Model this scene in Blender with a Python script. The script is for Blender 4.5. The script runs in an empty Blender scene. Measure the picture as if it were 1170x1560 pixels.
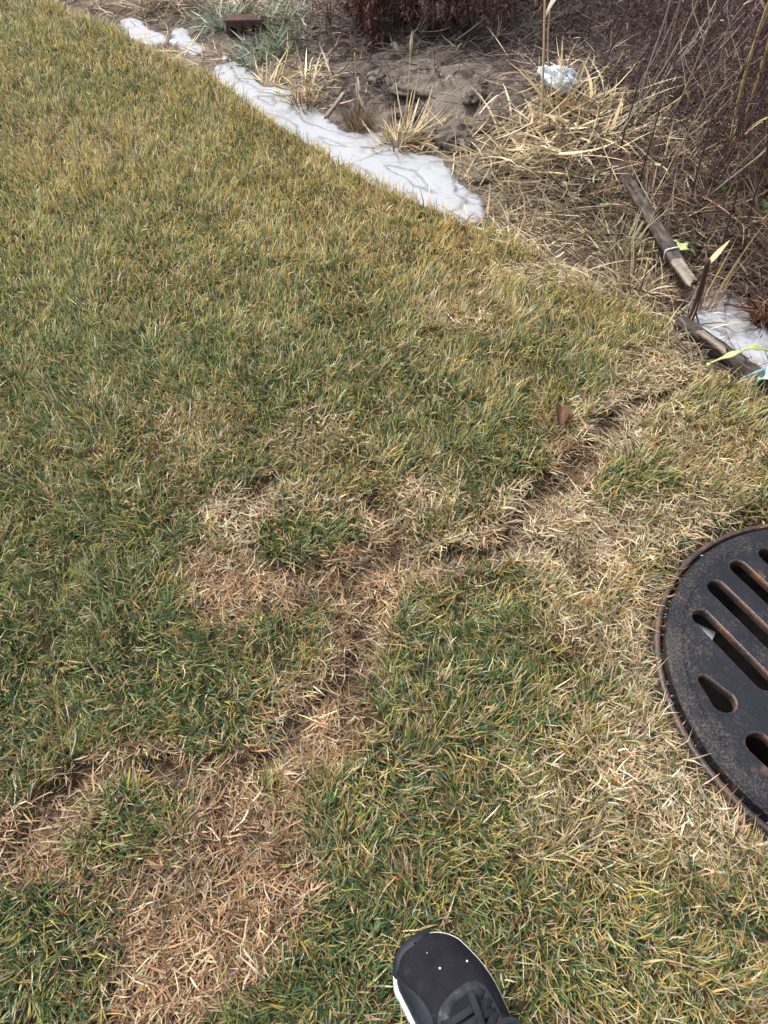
import bpy, bmesh, math, random
import numpy as np
from mathutils import Vector, Matrix, geometry
R = math.radians
rng = np.random.default_rng(7)
random.seed(7)
sc = bpy.context.scene
C = sc.collection

# ------------------------------------------------------------------ camera, world, sun, exposure
CAM_H, PITCH, FPX, PW, PH = 1.10, 50.0, 1127.0, 1170, 1560
cam = bpy.data.cameras.new('camera'); cam_o = bpy.data.objects.new('camera', cam); C.objects.link(cam_o)
cam.sensor_fit = 'VERTICAL'; cam.sensor_height = 36.0; cam.lens = FPX / PH * 36.0
cam.clip_start = 0.02; cam.clip_end = 2000
cam_o.location = (0, 0, CAM_H); cam_o.rotation_euler = (R(90 - PITCH), 0, 0)
sc.camera = cam_o
SUN_EL, SUN_AZ = 60.0, -62.0          # azimuth from +Y, positive towards +X: light from beyond the lawn, left
w = bpy.data.worlds.new('World'); sc.world = w; w.use_nodes = True
nt = w.node_tree; bg = nt.nodes['Background']
sky = nt.nodes.new('ShaderNodeTexSky'); sky.sky_type = 'NISHITA'; sky.sun_disc = False
sky.sun_elevation = R(SUN_EL); sky.sun_rotation = R(SUN_AZ); sky.dust_density = 6.0; sky.air_density = 1.0
hs = nt.nodes.new('ShaderNodeHueSaturation'); hs.inputs['Saturation'].default_value = 0.55   # thin overcast
nt.links.new(sky.outputs[0], hs.inputs['Color']); nt.links.new(hs.outputs[0], bg.inputs[0])
bg.inputs[1].default_value = 0.13
sl = bpy.data.lights.new('sun', 'SUN'); sl.energy = 1.5; sl.angle = R(22); sl.color = (1.0, 0.98, 0.95)
so = bpy.data.objects.new('sun', sl); C.objects.link(so)
sd = Vector((math.sin(R(SUN_AZ)) * math.cos(R(SUN_EL)), math.cos(R(SUN_AZ)) * math.cos(R(SUN_EL)), math.sin(R(SUN_EL))))
so.rotation_euler = sd.to_track_quat('Z', 'Y').to_euler(); so.location = (0, 0, 5)
vs = sc.view_settings; vs.view_transform = 'Standard'; vs.look = 'None'; vs.gamma = 1.0; vs.use_curve_mapping = False
vs.exposure = 1.0

# ------------------------------------------------------------------ noise and pixel helpers
def _hash(ix, iy, s):
    n = (ix.astype(np.int64) * 374761393 + iy.astype(np.int64) * 668265263 + s * 974711) & 0x7fffffff
    n = ((n ^ (n >> 13)) * 1274126177) & 0x7fffffff
    return ((n ^ (n >> 16)) & 0xffff) / 65535.0
def vnoise(x, y, s=0):
    ix = np.floor(x); iy = np.floor(y); fx = x - ix; fy = y - iy
    fx = fx * fx * (3 - 2 * fx); fy = fy * fy * (3 - 2 * fy)
    ix = ix.astype(np.int64); iy = iy.astype(np.int64)
    a = _hash(ix, iy, s); b = _hash(ix + 1, iy, s); c = _hash(ix, iy + 1, s); d = _hash(ix + 1, iy + 1, s)
    return (a + (b - a) * fx) * (1 - fy) + (c + (d - c) * fx) * fy
def fbm(x, y, s=0, o=4, f=1.0):
    t = 0; amp = 0.5; tot = 0
    for i in range(o):
        t = t + amp * vnoise(x * f + 17.3 * i, y * f - 9.1 * i, s + i * 31); tot += amp; amp *= 0.5; f *= 2.03
    return t / tot
CP, SP = math.cos(R(PITCH)), math.sin(R(PITCH))
def unp(px, py, z=0.0):
    u = (np.asarray(px, float) - PW / 2) / FPX; v = (PH / 2 - np.asarray(py, float)) / FPX
    dy = CP + v * SP; dz = -SP + v * CP
    dz = np.minimum(dz, -0.06)
    k = (np.asarray(z) - CAM_H) / dz
    return u * k, dy * k
def proj(x, y, z):
    zz = z - CAM_H
    depth = y * CP - zz * SP; up = y * SP + zz * CP
    depth = np.where(depth < 0.05, 0.05, depth)
    return PW / 2 + x / depth * FPX, PH / 2 - up / depth * FPX, depth
def polydist(x, y, P, closed=False):
    """distance to a polyline and the signed side (+ = left of the walking direction)"""
    P = np.asarray(P, float); n = len(P); best = np.full(np.shape(x), 1e9); side = np.zeros(np.shape(x)); tt = np.zeros(np.shape(x))
    m = n if closed else n - 1
    for i in range(m):
        a = P[i]; b = P[(i + 1) % n]; d = b - a; L2 = d @ d
        t = np.clip(((x - a[0]) * d[0] + (y - a[1]) * d[1]) / L2, 0, 1)
        qx = x - a[0] - t * d[0]; qy = y - a[1] - t * d[1]
        dd = np.hypot(qx, qy); k = dd < best
        best = np.where(k, dd, best); side = np.where(k, d[0] * qy - d[1] * qx, side); tt = np.where(k, i + t, tt)
    return best, side, tt
def inside(x, y, P):
    P = np.asarray(P, float); c = np.zeros(np.shape(x), bool); j = len(P) - 1
    for i in range(len(P)):
        xi, yi = P[i]; xj, yj = P[j]
        k = ((yi > y) != (yj > y)) & (x < (xj - xi) * (y - yi) / (yj - yi + 1e-12) + xi)
        c ^= k; j = i
    return c
def sstep(a, b, x):
    t = np.clip((x - a) / (b - a), 0, 1); return t * t * (3 - 2 * t)
def gpts(L, z=0.0):
    return np.array([np.array(unp(p[0], p[1], z)) for p in L])

# ------------------------------------------------------------------ layout of the place (photo pixels put on the ground)
EDGE_PX = [(40, -14), (110, 22), (185, 52), (230, 84), (320, 118), (420, 190), (500, 240), (560, 278), (640, 312), (700, 340),
           (760, 366), (830, 398), (900, 436), (960, 470), (1005, 498), (1038, 530), (1075, 565), (1110, 575), (1140, 598), (1170, 622), (1290, 690)]
EDGE = gpts(EDGE_PX)
EDGE = np.vstack([[EDGE[0] + (EDGE[0] - EDGE[2]) * 14], EDGE, [EDGE[-1] + (EDGE[-1] - EDGE[-3]) * 10]])
LID_C = np.array(unp(1170, 1020)); 
LID_S = CAM_H / 1.12
LID_C = np.array([0.8004593, 0.57526372]) * LID_S
LID_R = 0.3254 * LID_S
def runs(L): return gpts([(a, b) for a, b in L])
RUN_DEF = [  # polyline in photo pixels, half width m, bareness
    ([(1058, 578), (1020, 592), (985, 610)], .018, .9),
    ([(985, 610), (955, 622), (930, 645), (905, 680), (862, 728), (825, 765), (785, 818)], .033, .95),
    ([(785, 818), (740, 848), (668, 862), (605, 852), (597, 800), (560, 762)], .022, .9),
    ([(605, 852), (540, 880), (430, 872), (365, 840), (350, 790), (400, 745)], .026, .5),
    ([(545, 880), (565, 925), (553, 985), (530, 1035), (455, 1085), (425, 1135), (345, 1180), (250, 1168), (150, 1172), (95, 1222), (60, 1262), (-40, 1310)], .026, .72),
    ([(340, 1180), (350, 1260), (360, 1330)], .03, .5),
    ([(805, 820), (850, 840), (880, 880)], .02, .55),
    ([(480, 915), (520, 905)], .014, .8), ([(805, 782), (778, 828)], .040, .9), ([(470, 1090), (460, 1130)], .035, .6), ([(590, 790), (610, 830)], .035, .6),
]
RUNS = [(runs(L), hw, s) for L, hw, s in RUN_DEF]
BLOBS = [  # dead patches: px, py, radius m x, y, strength, kind (0 red-brown, 1 pale)
    (330, 1360, .15, .13, 1.0, 0), (400, 1300, .09, .12, 1.0, 0), (300, 1450, .13, .08, .95, 0), (370, 1210, .09, .06, .95, 0),
    (200, 1190, .10, .05, .9, 0), (60, 1290, .10, .06, .9, 0), (120, 1330, .06, .06, .8, 0),
    (480, 1110, .065, .11, 1.0, 0), (555, 960, .06, .09, .9, 0), (380, 890, .14, .075, .95, 0), (520, 890, .12, .07, .95, 0),
    (375, 785, .07, .06, .95, 1), (590, 800, .05, .08, .9, 0), (700, 840, .10, .045, .8, 1), (880, 805, .085, .085, .95, 1), (830, 860, .09, .05, .8, 1),
    (780, 770, .06, .05, .6, 1), (1000, 990, .07, .16, .65, 1), (940, 930, .12, .14, .45, 1), (1060, 1220, .14, .10, .6, 1), (980, 1180, .12, .10, .45, 1), (1040, 800, .14, .08, .5, 1),
    (900, 1230, .12, .10, .4, 1), (640, 760, .08, .06, .5, 1), (470, 770, .10, .06, .4, 1), (1090, 700, .12, .1, .4, 1), (960, 640, .14, .08, .4, 1),
    (300, 660, .12, .10, .35, 1), (480, 670, .10, .08, .35, 1), (720, 480, .14, .10, .35, 1), (120, 220, .3, .2, .3, 1), (870, 420, .2, .1, .5, 1), (1020, 560, .14, .08, .55, 1)]
BL = [(np.array(unp(b[0], b[1])), b[2], b[3], b[4], b[5]) for b in BLOBS]
GREEN = [(60, 60, .50), (300, 150, .42), (150, 350, .52), (60, 600, .66), (300, 500, .58), (520, 330, .32), (650, 420, .36), (760, 470, .36), (600, 600, .60), (420, 600, .56),
         (120, 900, .86), (250, 1000, .84), (60, 1120, .84), (450, 1000, .75), (700, 950, .60), (720, 1130, .78), (640, 1250, .74), (560, 1150, .76), (850, 1050, .48), (950, 1000, .28),
         (1000, 700, .42), (850, 620, .46), (900, 500, .34), (1100, 650, .30), (980, 1250, .34), (1050, 1400, .40), (800, 1350, .50), (850, 1480, .52), (560, 1420, .72), (520, 1300, .76),
         (100, 1500, .88), (180, 1260, .85), (30, 1400, .85), (500, 1530, .70), (930, 900, .3), (640, 700, .55), (700, 560, .55), (1150, 1500, .45), (1120, 720, .34)]
GP = gpts([(a, b) for a, b, c in GREEN]); GV = np.array([c for a, b, c in GREEN])
ISLES = [(np.array(unp(a, b)), r) for a, b, r in ((192, 1265, .085), (160, 1300, .05), (440, 985, .07), (470, 815, .05), (395, 1205, .03), (250, 1120, .04), (420, 930, .03))]
def greenness(x, y):
    num = 0; den = 0
    for (gx, gy), v in zip(GP, GV):
        w_ = 1.0 / (((x - gx) ** 2 + (y - gy) ** 2) + 0.006) ** 1.3
        num = num + w_ * v; den = den + w_
    return num / den
def wob(x, y, a=.02, f=14):
    return x + a * (vnoise(x * f, y * f, 91) - .5) * 2, y + a * (vnoise(x * f + 50, y * f, 92) - .5) * 2
def bare_field(x, y):
    xx, yy = wob(x, y, .018, 16); b = np.zeros(np.shape(x))
    for P, hw, s in RUNS:
        d, _, _ = polydist(xx, yy, P)
        n = .65 + .7 * vnoise(x * 22, y * 22, 71)
        b = np.maximum(b, s * (1 - sstep(hw * .45 * n, hw * 1.15 * n, d)))
    return b
def dead_field(x, y):
    xx, yy = wob(x, y, .035, 11); d = np.zeros(np.shape(x)); pale = np.zeros(np.shape(x))
    for c, rx, ry, s, kind in BL:
        q = np.sqrt(((xx - c[0]) / rx) ** 2 + ((yy - c[1]) / ry) ** 2)
        v = s * (1 - sstep(.80, 1.15, q)); k = v > d
        pale = np.where(k, kind, pale); d = np.maximum(d, v)
    for c, r in ISLES: d = d * (1 - .95 * np.exp(-(((xx - c[0]) ** 2 + (yy - c[1]) ** 2) / r ** 2) ** 1.5))
    for P, hw, s in RUNS:
        dd, _, _ = polydist(xx, yy, P); v = .9 * s * (1 - sstep(hw, hw * 2.0, dd)); d = np.maximum(d, v)
    return d, pale
def edge_sd(x, y):        # + outside the lawn (on the mud bed), - on the lawn
    d, s, _ = polydist(x, y, EDGE); return np.where(s > 0, d, -d)
MOUNDS = [(unp(720, 165), .16, .05), (unp(660, 130), .30, .035), (unp(800, 200), .22, .03), (unp(880, 190), .35, .05), (unp(1100, 200), .6, .05), (unp(620, 30), .7, .06)]
def height(x, y):
    x = np.asarray(x, float); y = np.asarray(y, float)
    sd_ = edge_sd(x, y)
    lawn = .012 * (fbm(x, y, 3, 3, 4) - .5) + .02 * (fbm(x, y, 5, 2, 1.1) - .5) - .026 * bare_field(x, y)
    d, _ = dead_field(x, y); lawn = lawn - .006 * d
    bed = -.040 + .045 * sstep(.18, .55, sd_) + .05 * (fbm(x, y, 11, 5, 5) - .5) * sstep(.08, .35, sd_) + (.030 * np.abs(fbm(x, y, 19, 3, 16) - .5) * 2 + .010 * (fbm(x, y, 29, 3, 60) - .5)) * sstep(.12, .35, sd_)
    for (mx, my), r, a in MOUNDS: bed = bed + a * np.exp(-((x - mx) ** 2 + (y - my) ** 2) / r ** 2) * (.6 + .8 * fbm(x, y, 23, 3, 9))
    k = sstep(-.01, .06, sd_)
    h = lawn * (1 - k) + bed * k
    rr = np.hypot(x - LID_C[0], y - LID_C[1])
    h = h - .022 * (1 - sstep(LID_R + .02, LID_R + .06, rr)) * (1 - k)
    far = sstep(6, 30, np.hypot(x, y)); return h * (1 - far)
def ground_at(px, py):
    z = 0.0
    for _ in range(6):
        x, y = unp(px, py, z); z = height(x, y)
    return float(x), float(y), float(z)
def gnd(px, py):
    z = np.zeros(np.shape(px))
    for _ in range(4):
        x, y = unp(px, py, z); z = height(x, y)
    return x, y, z

# ------------------------------------------------------------------ object helpers
def tag(o, label, cat=None, group=None, kind=None):
    o['label'] = label
    if cat: o['category'] = cat
    if group: o['group'] = group
    if kind: o['kind'] = kind
    return o
def link(name, me, mat, parent=None, smooth=False):
    o = bpy.data.objects.new(name, me); C.objects.link(o)
    if mat and not me.materials: me.materials.append(mat)
    if parent: o.parent = parent
    if smooth: me.shade_smooth()
    return o
def empty(name, loc=(0, 0, 0), rz=0):
    o = bpy.data.objects.new(name, None); C.objects.link(o); o.location = loc; o.rotation_euler = (0, 0, rz); o.empty_display_size = .05
    return o
def copy_tree(o, parent=None):
    c = o.copy(); C.objects.link(c); c.parent = parent
    for ch in list(o.children): copy_tree(ch, c)
    return c
def np_mesh(name, V, tris=None, quads=None, col=None):
    me = bpy.data.meshes.new(name)
    V = np.asarray(V, np.float32).reshape(-1, 3)
    t = np.zeros((0, 3), np.int32) if tris is None else np.asarray(tris, np.int32).reshape(-1, 3)
    q = np.zeros((0, 4), np.int32) if quads is None else np.asarray(quads, np.int32).reshape(-1, 4)
    me.vertices.add(len(V)); me.vertices.foreach_set('co', V.ravel())
    nl = t.size + q.size; me.loops.add(nl); me.loops.foreach_set('vertex_index', np.concatenate([q.ravel(), t.ravel()]))
    me.polygons.add(len(t) + len(q))
    st = np.concatenate([np.arange(len(q)) * 4, q.size + np.arange(len(t)) * 3]).astype(np.int32)
    me.polygons.foreach_set('loop_start', st)
    if col is not None:
        a = me.attributes.new('col', 'FLOAT_COLOR', 'POINT')
        cc = np.ones((len(V), 4), np.float32); cc[:, :3] = np.clip(np.asarray(col, np.float32).reshape(-1, 3), 0, 1); a.data.foreach_set('color', cc.ravel())
    me.update(calc_edges=True); me.validate()
    return me
def blades(root, az, lean, curl, length, width, cb, ct, nseg=3, twist=None, floor=None, bend=None):
    """ribbons: lean = start angle from the vertical, curl = angle added over the length; returns V, quads, tris, col"""
    n = len(root); root = np.asarray(root, float)
    az = np.asarray(az, float); P = np.zeros((n, nseg + 1, 3)); P[:, 0] = root
    for k in range(nseg):
        th = lean + curl * (k + .5) / nseg
        a = az + (0 if bend is None else bend * (k + .5) / nseg)
        st = (length / nseg)[:, None]
        P[:, k + 1] = P[:, k] + st * np.stack([np.sin(th) * np.cos(a), np.sin(th) * np.sin(a), np.cos(th)], 1)
    if floor is not None:
        fl = root[:, 2] + floor
        P[:, 1:, 2] = np.maximum(P[:, 1:, 2], fl[:, None] + .0015 * np.arange(1, nseg + 1)[None, :] / nseg)
    tw = np.zeros(n) if twist is None else twist
    sx = -np.sin(az) * np.cos(tw); sy = np.cos(az) * np.cos(tw); sz = np.sin(tw)
    S = np.stack([sx, sy, sz], 1)
    V = np.zeros((n, nseg * 2 + 1, 3)); prof = [(1 - (k / nseg) ** 2.2) * (.75 + .5 * min(1, k / nseg * 2.5)) for k in range(nseg)]
    Cc = np.zeros((n, nseg * 2 + 1, 3))
    for k in range(nseg):
        hw = (width * .5 * prof[k])[:, None]
        V[:, 2 * k] = P[:, k] - S * hw; V[:, 2 * k + 1] = P[:, k] + S * hw
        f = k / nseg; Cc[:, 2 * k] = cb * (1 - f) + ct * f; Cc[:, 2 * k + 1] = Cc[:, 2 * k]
    V[:, -1] = P[:, -1]; Cc[:, -1] = ct
    b = (np.arange(n) * (nseg * 2 + 1))[:, None]
    q = np.concatenate([b + np.array([[2 * k, 2 * k + 1, 2 * k + 3, 2 * k + 2]]) for k in range(nseg - 1)], 0) if nseg > 1 else np.zeros((0, 4), int)
    t = b + np.array([[2 * nseg - 2, 2 * nseg - 1, 2 * nseg]])
    return V.reshape(-1, 3), q, t, Cc.reshape(-1, 3)
class MB:
    def __init__(s): s.V = []; s.Q = []; s.T = []; s.C = []; s.n = 0
    def add(s, V, q, t, c):
        V = np.asarray(V, float).reshape(-1, 3)
        s.V.append(V); s.Q.append(np.asarray(q, int).reshape(-1, 4) + s.n); s.T.append(np.asarray(t, int).reshape(-1, 3) + s.n)
        c = np.asarray(c, float); c = np.tile(c, (len(V), 1)) if c.ndim == 1 else c
        s.C.append(c); s.n += len(V)
    def tube(s, pts, rad, col, sides=5, flat=1.0, cap=True):
        pts = np.asarray(pts, float); n = len(pts); rad = np.broadcast_to(rad, (n,)); T = np.gradient(pts, axis=0)
        T /= np.linalg.norm(T, axis=1)[:, None] + 1e-9
        ref = np.array([0, 0, 1.0]); V = []
        for i in range(n):
            r_ = ref if abs(T[i] @ ref) < .95 else np.array([1.0, 0, 0])
            a = np.cross(T[i], r_); a /= np.linalg.norm(a); b = np.cross(a, T[i])
            for k in range(sides):
                ph = 2 * math.pi * k / sides; V.append(pts[i] + rad[i] * (math.cos(ph) * a + flat * math.sin(ph) * b))
        q = [(i * sides + k, i * sides + (k + 1) % sides, (i + 1) * sides + (k + 1) % sides, (i + 1) * sides + k) for i in range(n - 1) for k in range(sides)]
        t = []
        if cap:
            V.append(pts[0]); V.append(pts[-1]); m = n * sides
            t += [(m, (k + 1) % sides, k) for k in range(sides)] + [(m + 1, (n - 1) * sides + k, (n - 1) * sides + (k + 1) % sides) for k in range(sides)]
        s.add(V, q, t, col)
    def mesh(s, name):
        return np_mesh(name, np.vstack(s.V), np.vstack(s.T), np.vstack(s.Q), np.vstack(s.C))
    def build(s, name, mat, parent=None, smooth=True):
        return link(name, s.mesh(name), mat, parent, smooth)
def pick(pal, n, w=None, jit=.21):
    pal = np.array(pal); w_ = None if w is None else np.array(w) / np.sum(w)
    c = pal[rng.choice(len(pal), n, p=w_)]
    return np.clip(c * (1 + jit * rng.standard_normal((n, 1))) * (1 + .05 * rng.standard_normal((n, 3))), .005, .95)

# ------------------------------------------------------------------ materials
def new_mat(name):
    m = bpy.data.materials.new(name); m.use_nodes = True; t = m.node_tree; b = t.nodes['Principled BSDF']; return m, t, b
def N(t, k, **kw):
    n = t.nodes.new(k)
    for a, v in kw.items():
        if a in n.inputs: n.inputs[a].default_value = v
        else: setattr(n, a, v)
    return n
def ramp(t, fac, stops):
    r = t.nodes.new('ShaderNodeValToRGB'); e = r.color_ramp.elements
    while len(e) > 1: e.remove(e[-1])
    e[0].position = stops[0][0]; e[0].color = (*stops[0][1], 1)
    for p, c in stops[1:]:
        x = e.new(p); x.color = (*c, 1)
    t.links.new(fac, r.inputs[0]); return r
def attr_mat(name, rough=.55, spec=.35, trans=.22, noise=.25, nscale=60):
    m, t, b = new_mat(name); a = N(t, 'ShaderNodeAttribute', attribute_name='col')
    tc = N(t, 'ShaderNodeTexCoord'); no = N(t, 'ShaderNodeTexNoise', Scale=nscale, Detail=3.0)
    t.links.new(tc.outputs['Object'], no.inputs['Vector'])
    mr = N(t, 'ShaderNodeMapRange'); mr.inputs[3].default_value = 1 - noise; mr.inputs[4].default_value = 1 + noise; t.links.new(no.outputs[0], mr.inputs[0])
    mx = N(t, 'ShaderNodeVectorMath', operation='SCALE'); t.links.new(a.outputs['Color'], mx.inputs[0]); t.links.new(mr.outputs[0], mx.inputs['Scale'])
    t.links.new(mx.outputs[0], b.inputs['Base Color']); b.inputs['Roughness'].default_value = rough; b.inputs['Specular IOR Level'].default_value = spec
    if trans:
        tr = N(t, 'ShaderNodeBsdfTranslucent'); t.links.new(mx.outputs[0], tr.inputs[0])
        mi = N(t, 'ShaderNodeMixShader'); mi.inputs[0].default_value = trans
        t.links.new(b.outputs[0], mi.inputs[1]); t.links.new(tr.outputs[0], mi.inputs[2]); t.links.new(mi.outputs[0], t.nodes['Material Output'].inputs[0])
    return m
def noise_mat(name, stops, scale=20, detail=6, rough=.8, spec=.3, bump=.3, bscale=80, bdist=.004, dist=0.0, stretch=None, metal=0):
    m, t, b = new_mat(name); tc = N(t, 'ShaderNodeTexCoord'); src = tc.outputs['Object']
    if stretch:
        mp = N(t, 'ShaderNodeMapping'); mp.inputs['Scale'].default_value = stretch; t.links.new(src, mp.inputs[0]); src = mp.outputs[0]
    no = N(t, 'ShaderNodeTexNoise', Scale=scale, Detail=detail, Roughness=.65, Distortion=dist); t.links.new(src, no.inputs['Vector'])
    r = ramp(t, no.outputs[0], stops); t.links.new(r.outputs[0], b.inputs['Base Color'])
    b.inputs['Roughness'].default_value = rough; b.inputs['Specular IOR Level'].default_value = spec; b.inputs['Metallic'].default_value = metal
    if bump:
        n2 = N(t, 'ShaderNodeTexNoise', Scale=bscale, Detail=5.0); t.links.new(src, n2.inputs['Vector'])
        bp = N(t, 'ShaderNodeBump', Strength=bump, Distance=bdist); t.links.new(n2.outputs[0], bp.inputs['Height']); t.links.new(bp.outputs[0], b.inputs['Normal'])
    return m
M = {}
M['grass'] = attr_mat('grass_blade', .45, .4, .32, .2, 90)
M['straw'] = attr_mat('straw', .55, .3, .2, .25, 60)
M['stem'] = attr_mat('dead_stem', .75, .2, 0, .35, 50)
M['plastic'] = attr_mat('plastic_film', .4, .5, .25, .12, 40)
M['ice'] = attr_mat('frozen_crust', .42, .5, .12, .06, 120)
M['wood'] = noise_mat('weathered_wood', [(.3, (.018, .015, .013)), (.48, (.060, .049, .042)), (.7, (.145, .122, .104))], 18, 9, .85, .2, .5, 90, .003, 0, (1, 6, 6))
M['wood_end'] = noise_mat('pale_weathered_wood', [(.3, (.10, .08, .065)), (.5, (.21, .175, .14)), (.7, (.34, .30, .245))], 16, 8, .85, .2, .5, 90, .003, 0, (1, 6, 6))
M['brick'] = noise_mat('brown_brick', [(.35, (.055, .033, .027)), (.6, (.10, .060, .048)), (.75, (.16, .11, .09))], 30, 6, .9, .2, .4, 160, .002)
M['mud'] = noise_mat('mud_clod', [(.3, (.065, .053, .044)), (.52, (.15, .126, .104)), (.72, (.24, .205, .17))], 22, 9, .95, .12, 1.0, 70, .012)
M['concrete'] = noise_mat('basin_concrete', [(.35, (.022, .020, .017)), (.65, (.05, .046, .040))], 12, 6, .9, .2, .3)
M['pipe'] = noise_mat('pale_plastic', [(.35, (.62, .66, .70)), (.7, (.8, .83, .86))], 10, 4, .5, .4, 0)
M['pebble'] = noise_mat('pebble', [(.35, (.25, .25, .26)), (.65, (.55, .55, .56))], 40, 5, .7, .3, .3)
def iron(name, base, rustw, dust, rim=False):
    m, t, b = new_mat(name); tc = N(t, 'ShaderNodeTexCoord'); o = tc.outputs['Object']
    n1 = N(t, 'ShaderNodeTexNoise', Scale=7.0, Detail=8.0, Roughness=.7); t.links.new(o, n1.inputs['Vector'])
    n2 = N(t, 'ShaderNodeTexNoise', Scale=16.0, Detail=9.0, Roughness=.75, Distortion=.6); t.links.new(o, n2.inputs['Vector'])
    n3 = N(t, 'ShaderNodeTexNoise', Scale=260.0, Detail=3.0); t.links.new(o, n3.inputs['Vector'])
    r1 = ramp(t, n1.outputs[0], [(.3, tuple(.6 * c for c in base)), (.7, base)])
    rm = ramp(t, n2.outputs[0], [(.62 - rustw, (0, 0, 0)), (.72 - rustw * .6, (1, 1, 1))])
    rc = ramp(t, n3.outputs[0], [(.3, (.085, .040, .024)), (.7, (.20, .105, .062))])
    mx = N(t, 'ShaderNodeMix', data_type='RGBA'); t.links.new(rm.outputs[0], mx.inputs[0]); t.links.new(r1.outputs[0], mx.inputs[6]); t.links.new(rc.outputs[0], mx.inputs[7])
    # sandy dust caught in the casting grain
    ad = N(t, 'ShaderNodeMath', operation='ADD'); t.links.new(n3.outputs[0], ad.inputs[0]); t.links.new(n1.outputs[0], ad.inputs[1])
    dm = ramp(t, ad.outputs[0], [(.0, (0, 0, 0)), (.56, (0, 0, 0)), (.66, (dust, dust, dust))])
    dm.color_ramp.elements[1].position = .535; 
    src = ad.outputs[0]
    if rim:      # grit rubbed into the worn outer rim of the casting
        ln = N(t, 'ShaderNodeVectorMath', operation='LENGTH'); t.links.new(o, ln.inputs[0]); rr0 = ramp(t, ln.outputs['Value'], [(.270, (0,) * 3), (.292, (.12,) * 3), (.318, (.12,) * 3)])
        a2 = N(t, 'ShaderNodeMath', operation='ADD'); t.links.new(src, a2.inputs[0]); t.links.new(rr0.outputs[0], a2.inputs[1]); src = a2.outputs[0]
    hf = N(t, 'ShaderNodeMath', operation='MULTIPLY'); hf.inputs[1].default_value = .5; t.links.new(src, hf.inputs[0]); t.links.new(hf.outputs[0], dm.inputs[0])
    m2 = N(t, 'ShaderNodeMix', data_type='RGBA'); t.links.new(dm.outputs[0], m2.inputs[0]); t.links.new(mx.outputs[2], m2.inputs[6]); m2.inputs[7].default_value = (.24, .185, .13, 1)
    t.links.new(m2.outputs[2], b.inputs['Base Color'])
    rr = ramp(t, n2.outputs[0], [(.35, (.34,) * 3), (.65, (.62,) * 3)]); t.links.new(rr.outputs[0], b.inputs['Roughness'])
    b.inputs['Specular IOR Level'].default_value = .45; b.inputs['Metallic'].default_value = .15
    bp = N(t, 'ShaderNodeBump', Strength=.5, Distance=.0012); t.links.new(n3.outputs[0], bp.inputs['Height'])
    b2 = N(t, 'ShaderNodeBump', Strength=.35, Distance=.004); t.links.new(n2.outputs[0], b2.inputs['Height']); t.links.new(bp.outputs[0], b2.inputs['Normal']); t.links.new(b2.outputs[0], b.inputs['Normal'])
    return m
M['iron'] = iron('dark_cast_iron', (.009, .0108, .017), .03, .26, True)
M['iron_rust'] = iron('rusty_cast_iron', (.05, .04, .038), .16, .4)

# ------------------------------------------------------------------ ground
def make_ground():
    def axis(a, b, step, far):
        core = np.arange(a, b + 1e-6, step); out = []; s = step; v = b
        while v < far: s *= 1.5; v += s; out.append(v)
        lo = []; s = step; v = a
        while v > -far: s *= 1.5; v -= s; lo.append(v)
        return np.concatenate([np.array(lo[::-1]), core, np.array(out)])
    xs = axis(-2.4, 2.3, .0155, 300); ys = axis(-.35, 4.5, .0155, 300)
    X, Y = np.meshgrid(xs, ys); nx, ny = len(xs), len(ys)
    Z = height(X.ravel(), Y.ravel()).reshape(X.shape)
    i, j = np.meshgrid(np.arange(nx - 1), np.arange(ny - 1)); a = (j * nx + i).ravel()
    q = np.stack([a, a + 1, a + nx + 1, a + nx], 1)
    cx = (X.ravel()[q].mean(1)); cy = Y.ravel()[q].mean(1)
    q = q[np.hypot(cx - LID_C[0], cy - LID_C[1]) > LID_R + .004]
    x, y = X.ravel(), Y.ravel(); sd_ = edge_sd(x, y); k = sstep(-.03, .05, sd_)[:, None]
    n1 = fbm(x, y, 41, 4, 9)[:, None]; n2 = fbm(x, y, 43, 4, 30)[:, None]; n3 = fbm(x, y, 47, 3, 3)[:, None]
    lawn = np.array([.040, .027, .017]) * (.6 + .8 * n2) + np.array([.02, .013, .008]) * (n1 - .3)
    mud = np.array([.160, .135, .112]) * (.35 + 1.1 * n2) * (.55 + .9 * n1)
    mud = mud * (1 - .55 * sstep(.52, .68, n3)) + np.array([.03, .028, .026]) * sstep(.52, .68, n3)
    br = sstep(.2, .7, bare_field(x, y))[:, None]; lawn = lawn * (1 - br) + np.array([.075, .051, .034]) * (.45 + 1.1 * n2) * br
    col = lawn * (1 - k) + mud * k
    me = np_mesh('ground', np.stack([x, y, Z.ravel()], 1), None, q, col)
    m = attr_mat('soil', .95, .15, 0, .35, 120)
    t = m.node_tree; b = t.nodes['Principled BSDF']; tc = N(t, 'ShaderNodeTexCoord'); n_ = N(t, 'ShaderNodeTexNoise', Scale=90.0, Detail=6.0); t.links.new(tc.outputs['Object'], n_.inputs['Vector'])
    bp = N(t, 'ShaderNodeBump', Strength=.9, Distance=.006); t.links.new(n_.outputs[0], bp.inputs['Height']); t.links.new(bp.outputs[0], b.inputs['Normal'])
    o = link('ground', me, m, None, True); tag(o, 'dark soil under the lawn running into a bare muddy bed', 'ground', None, 'structure')
make_ground()

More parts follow.
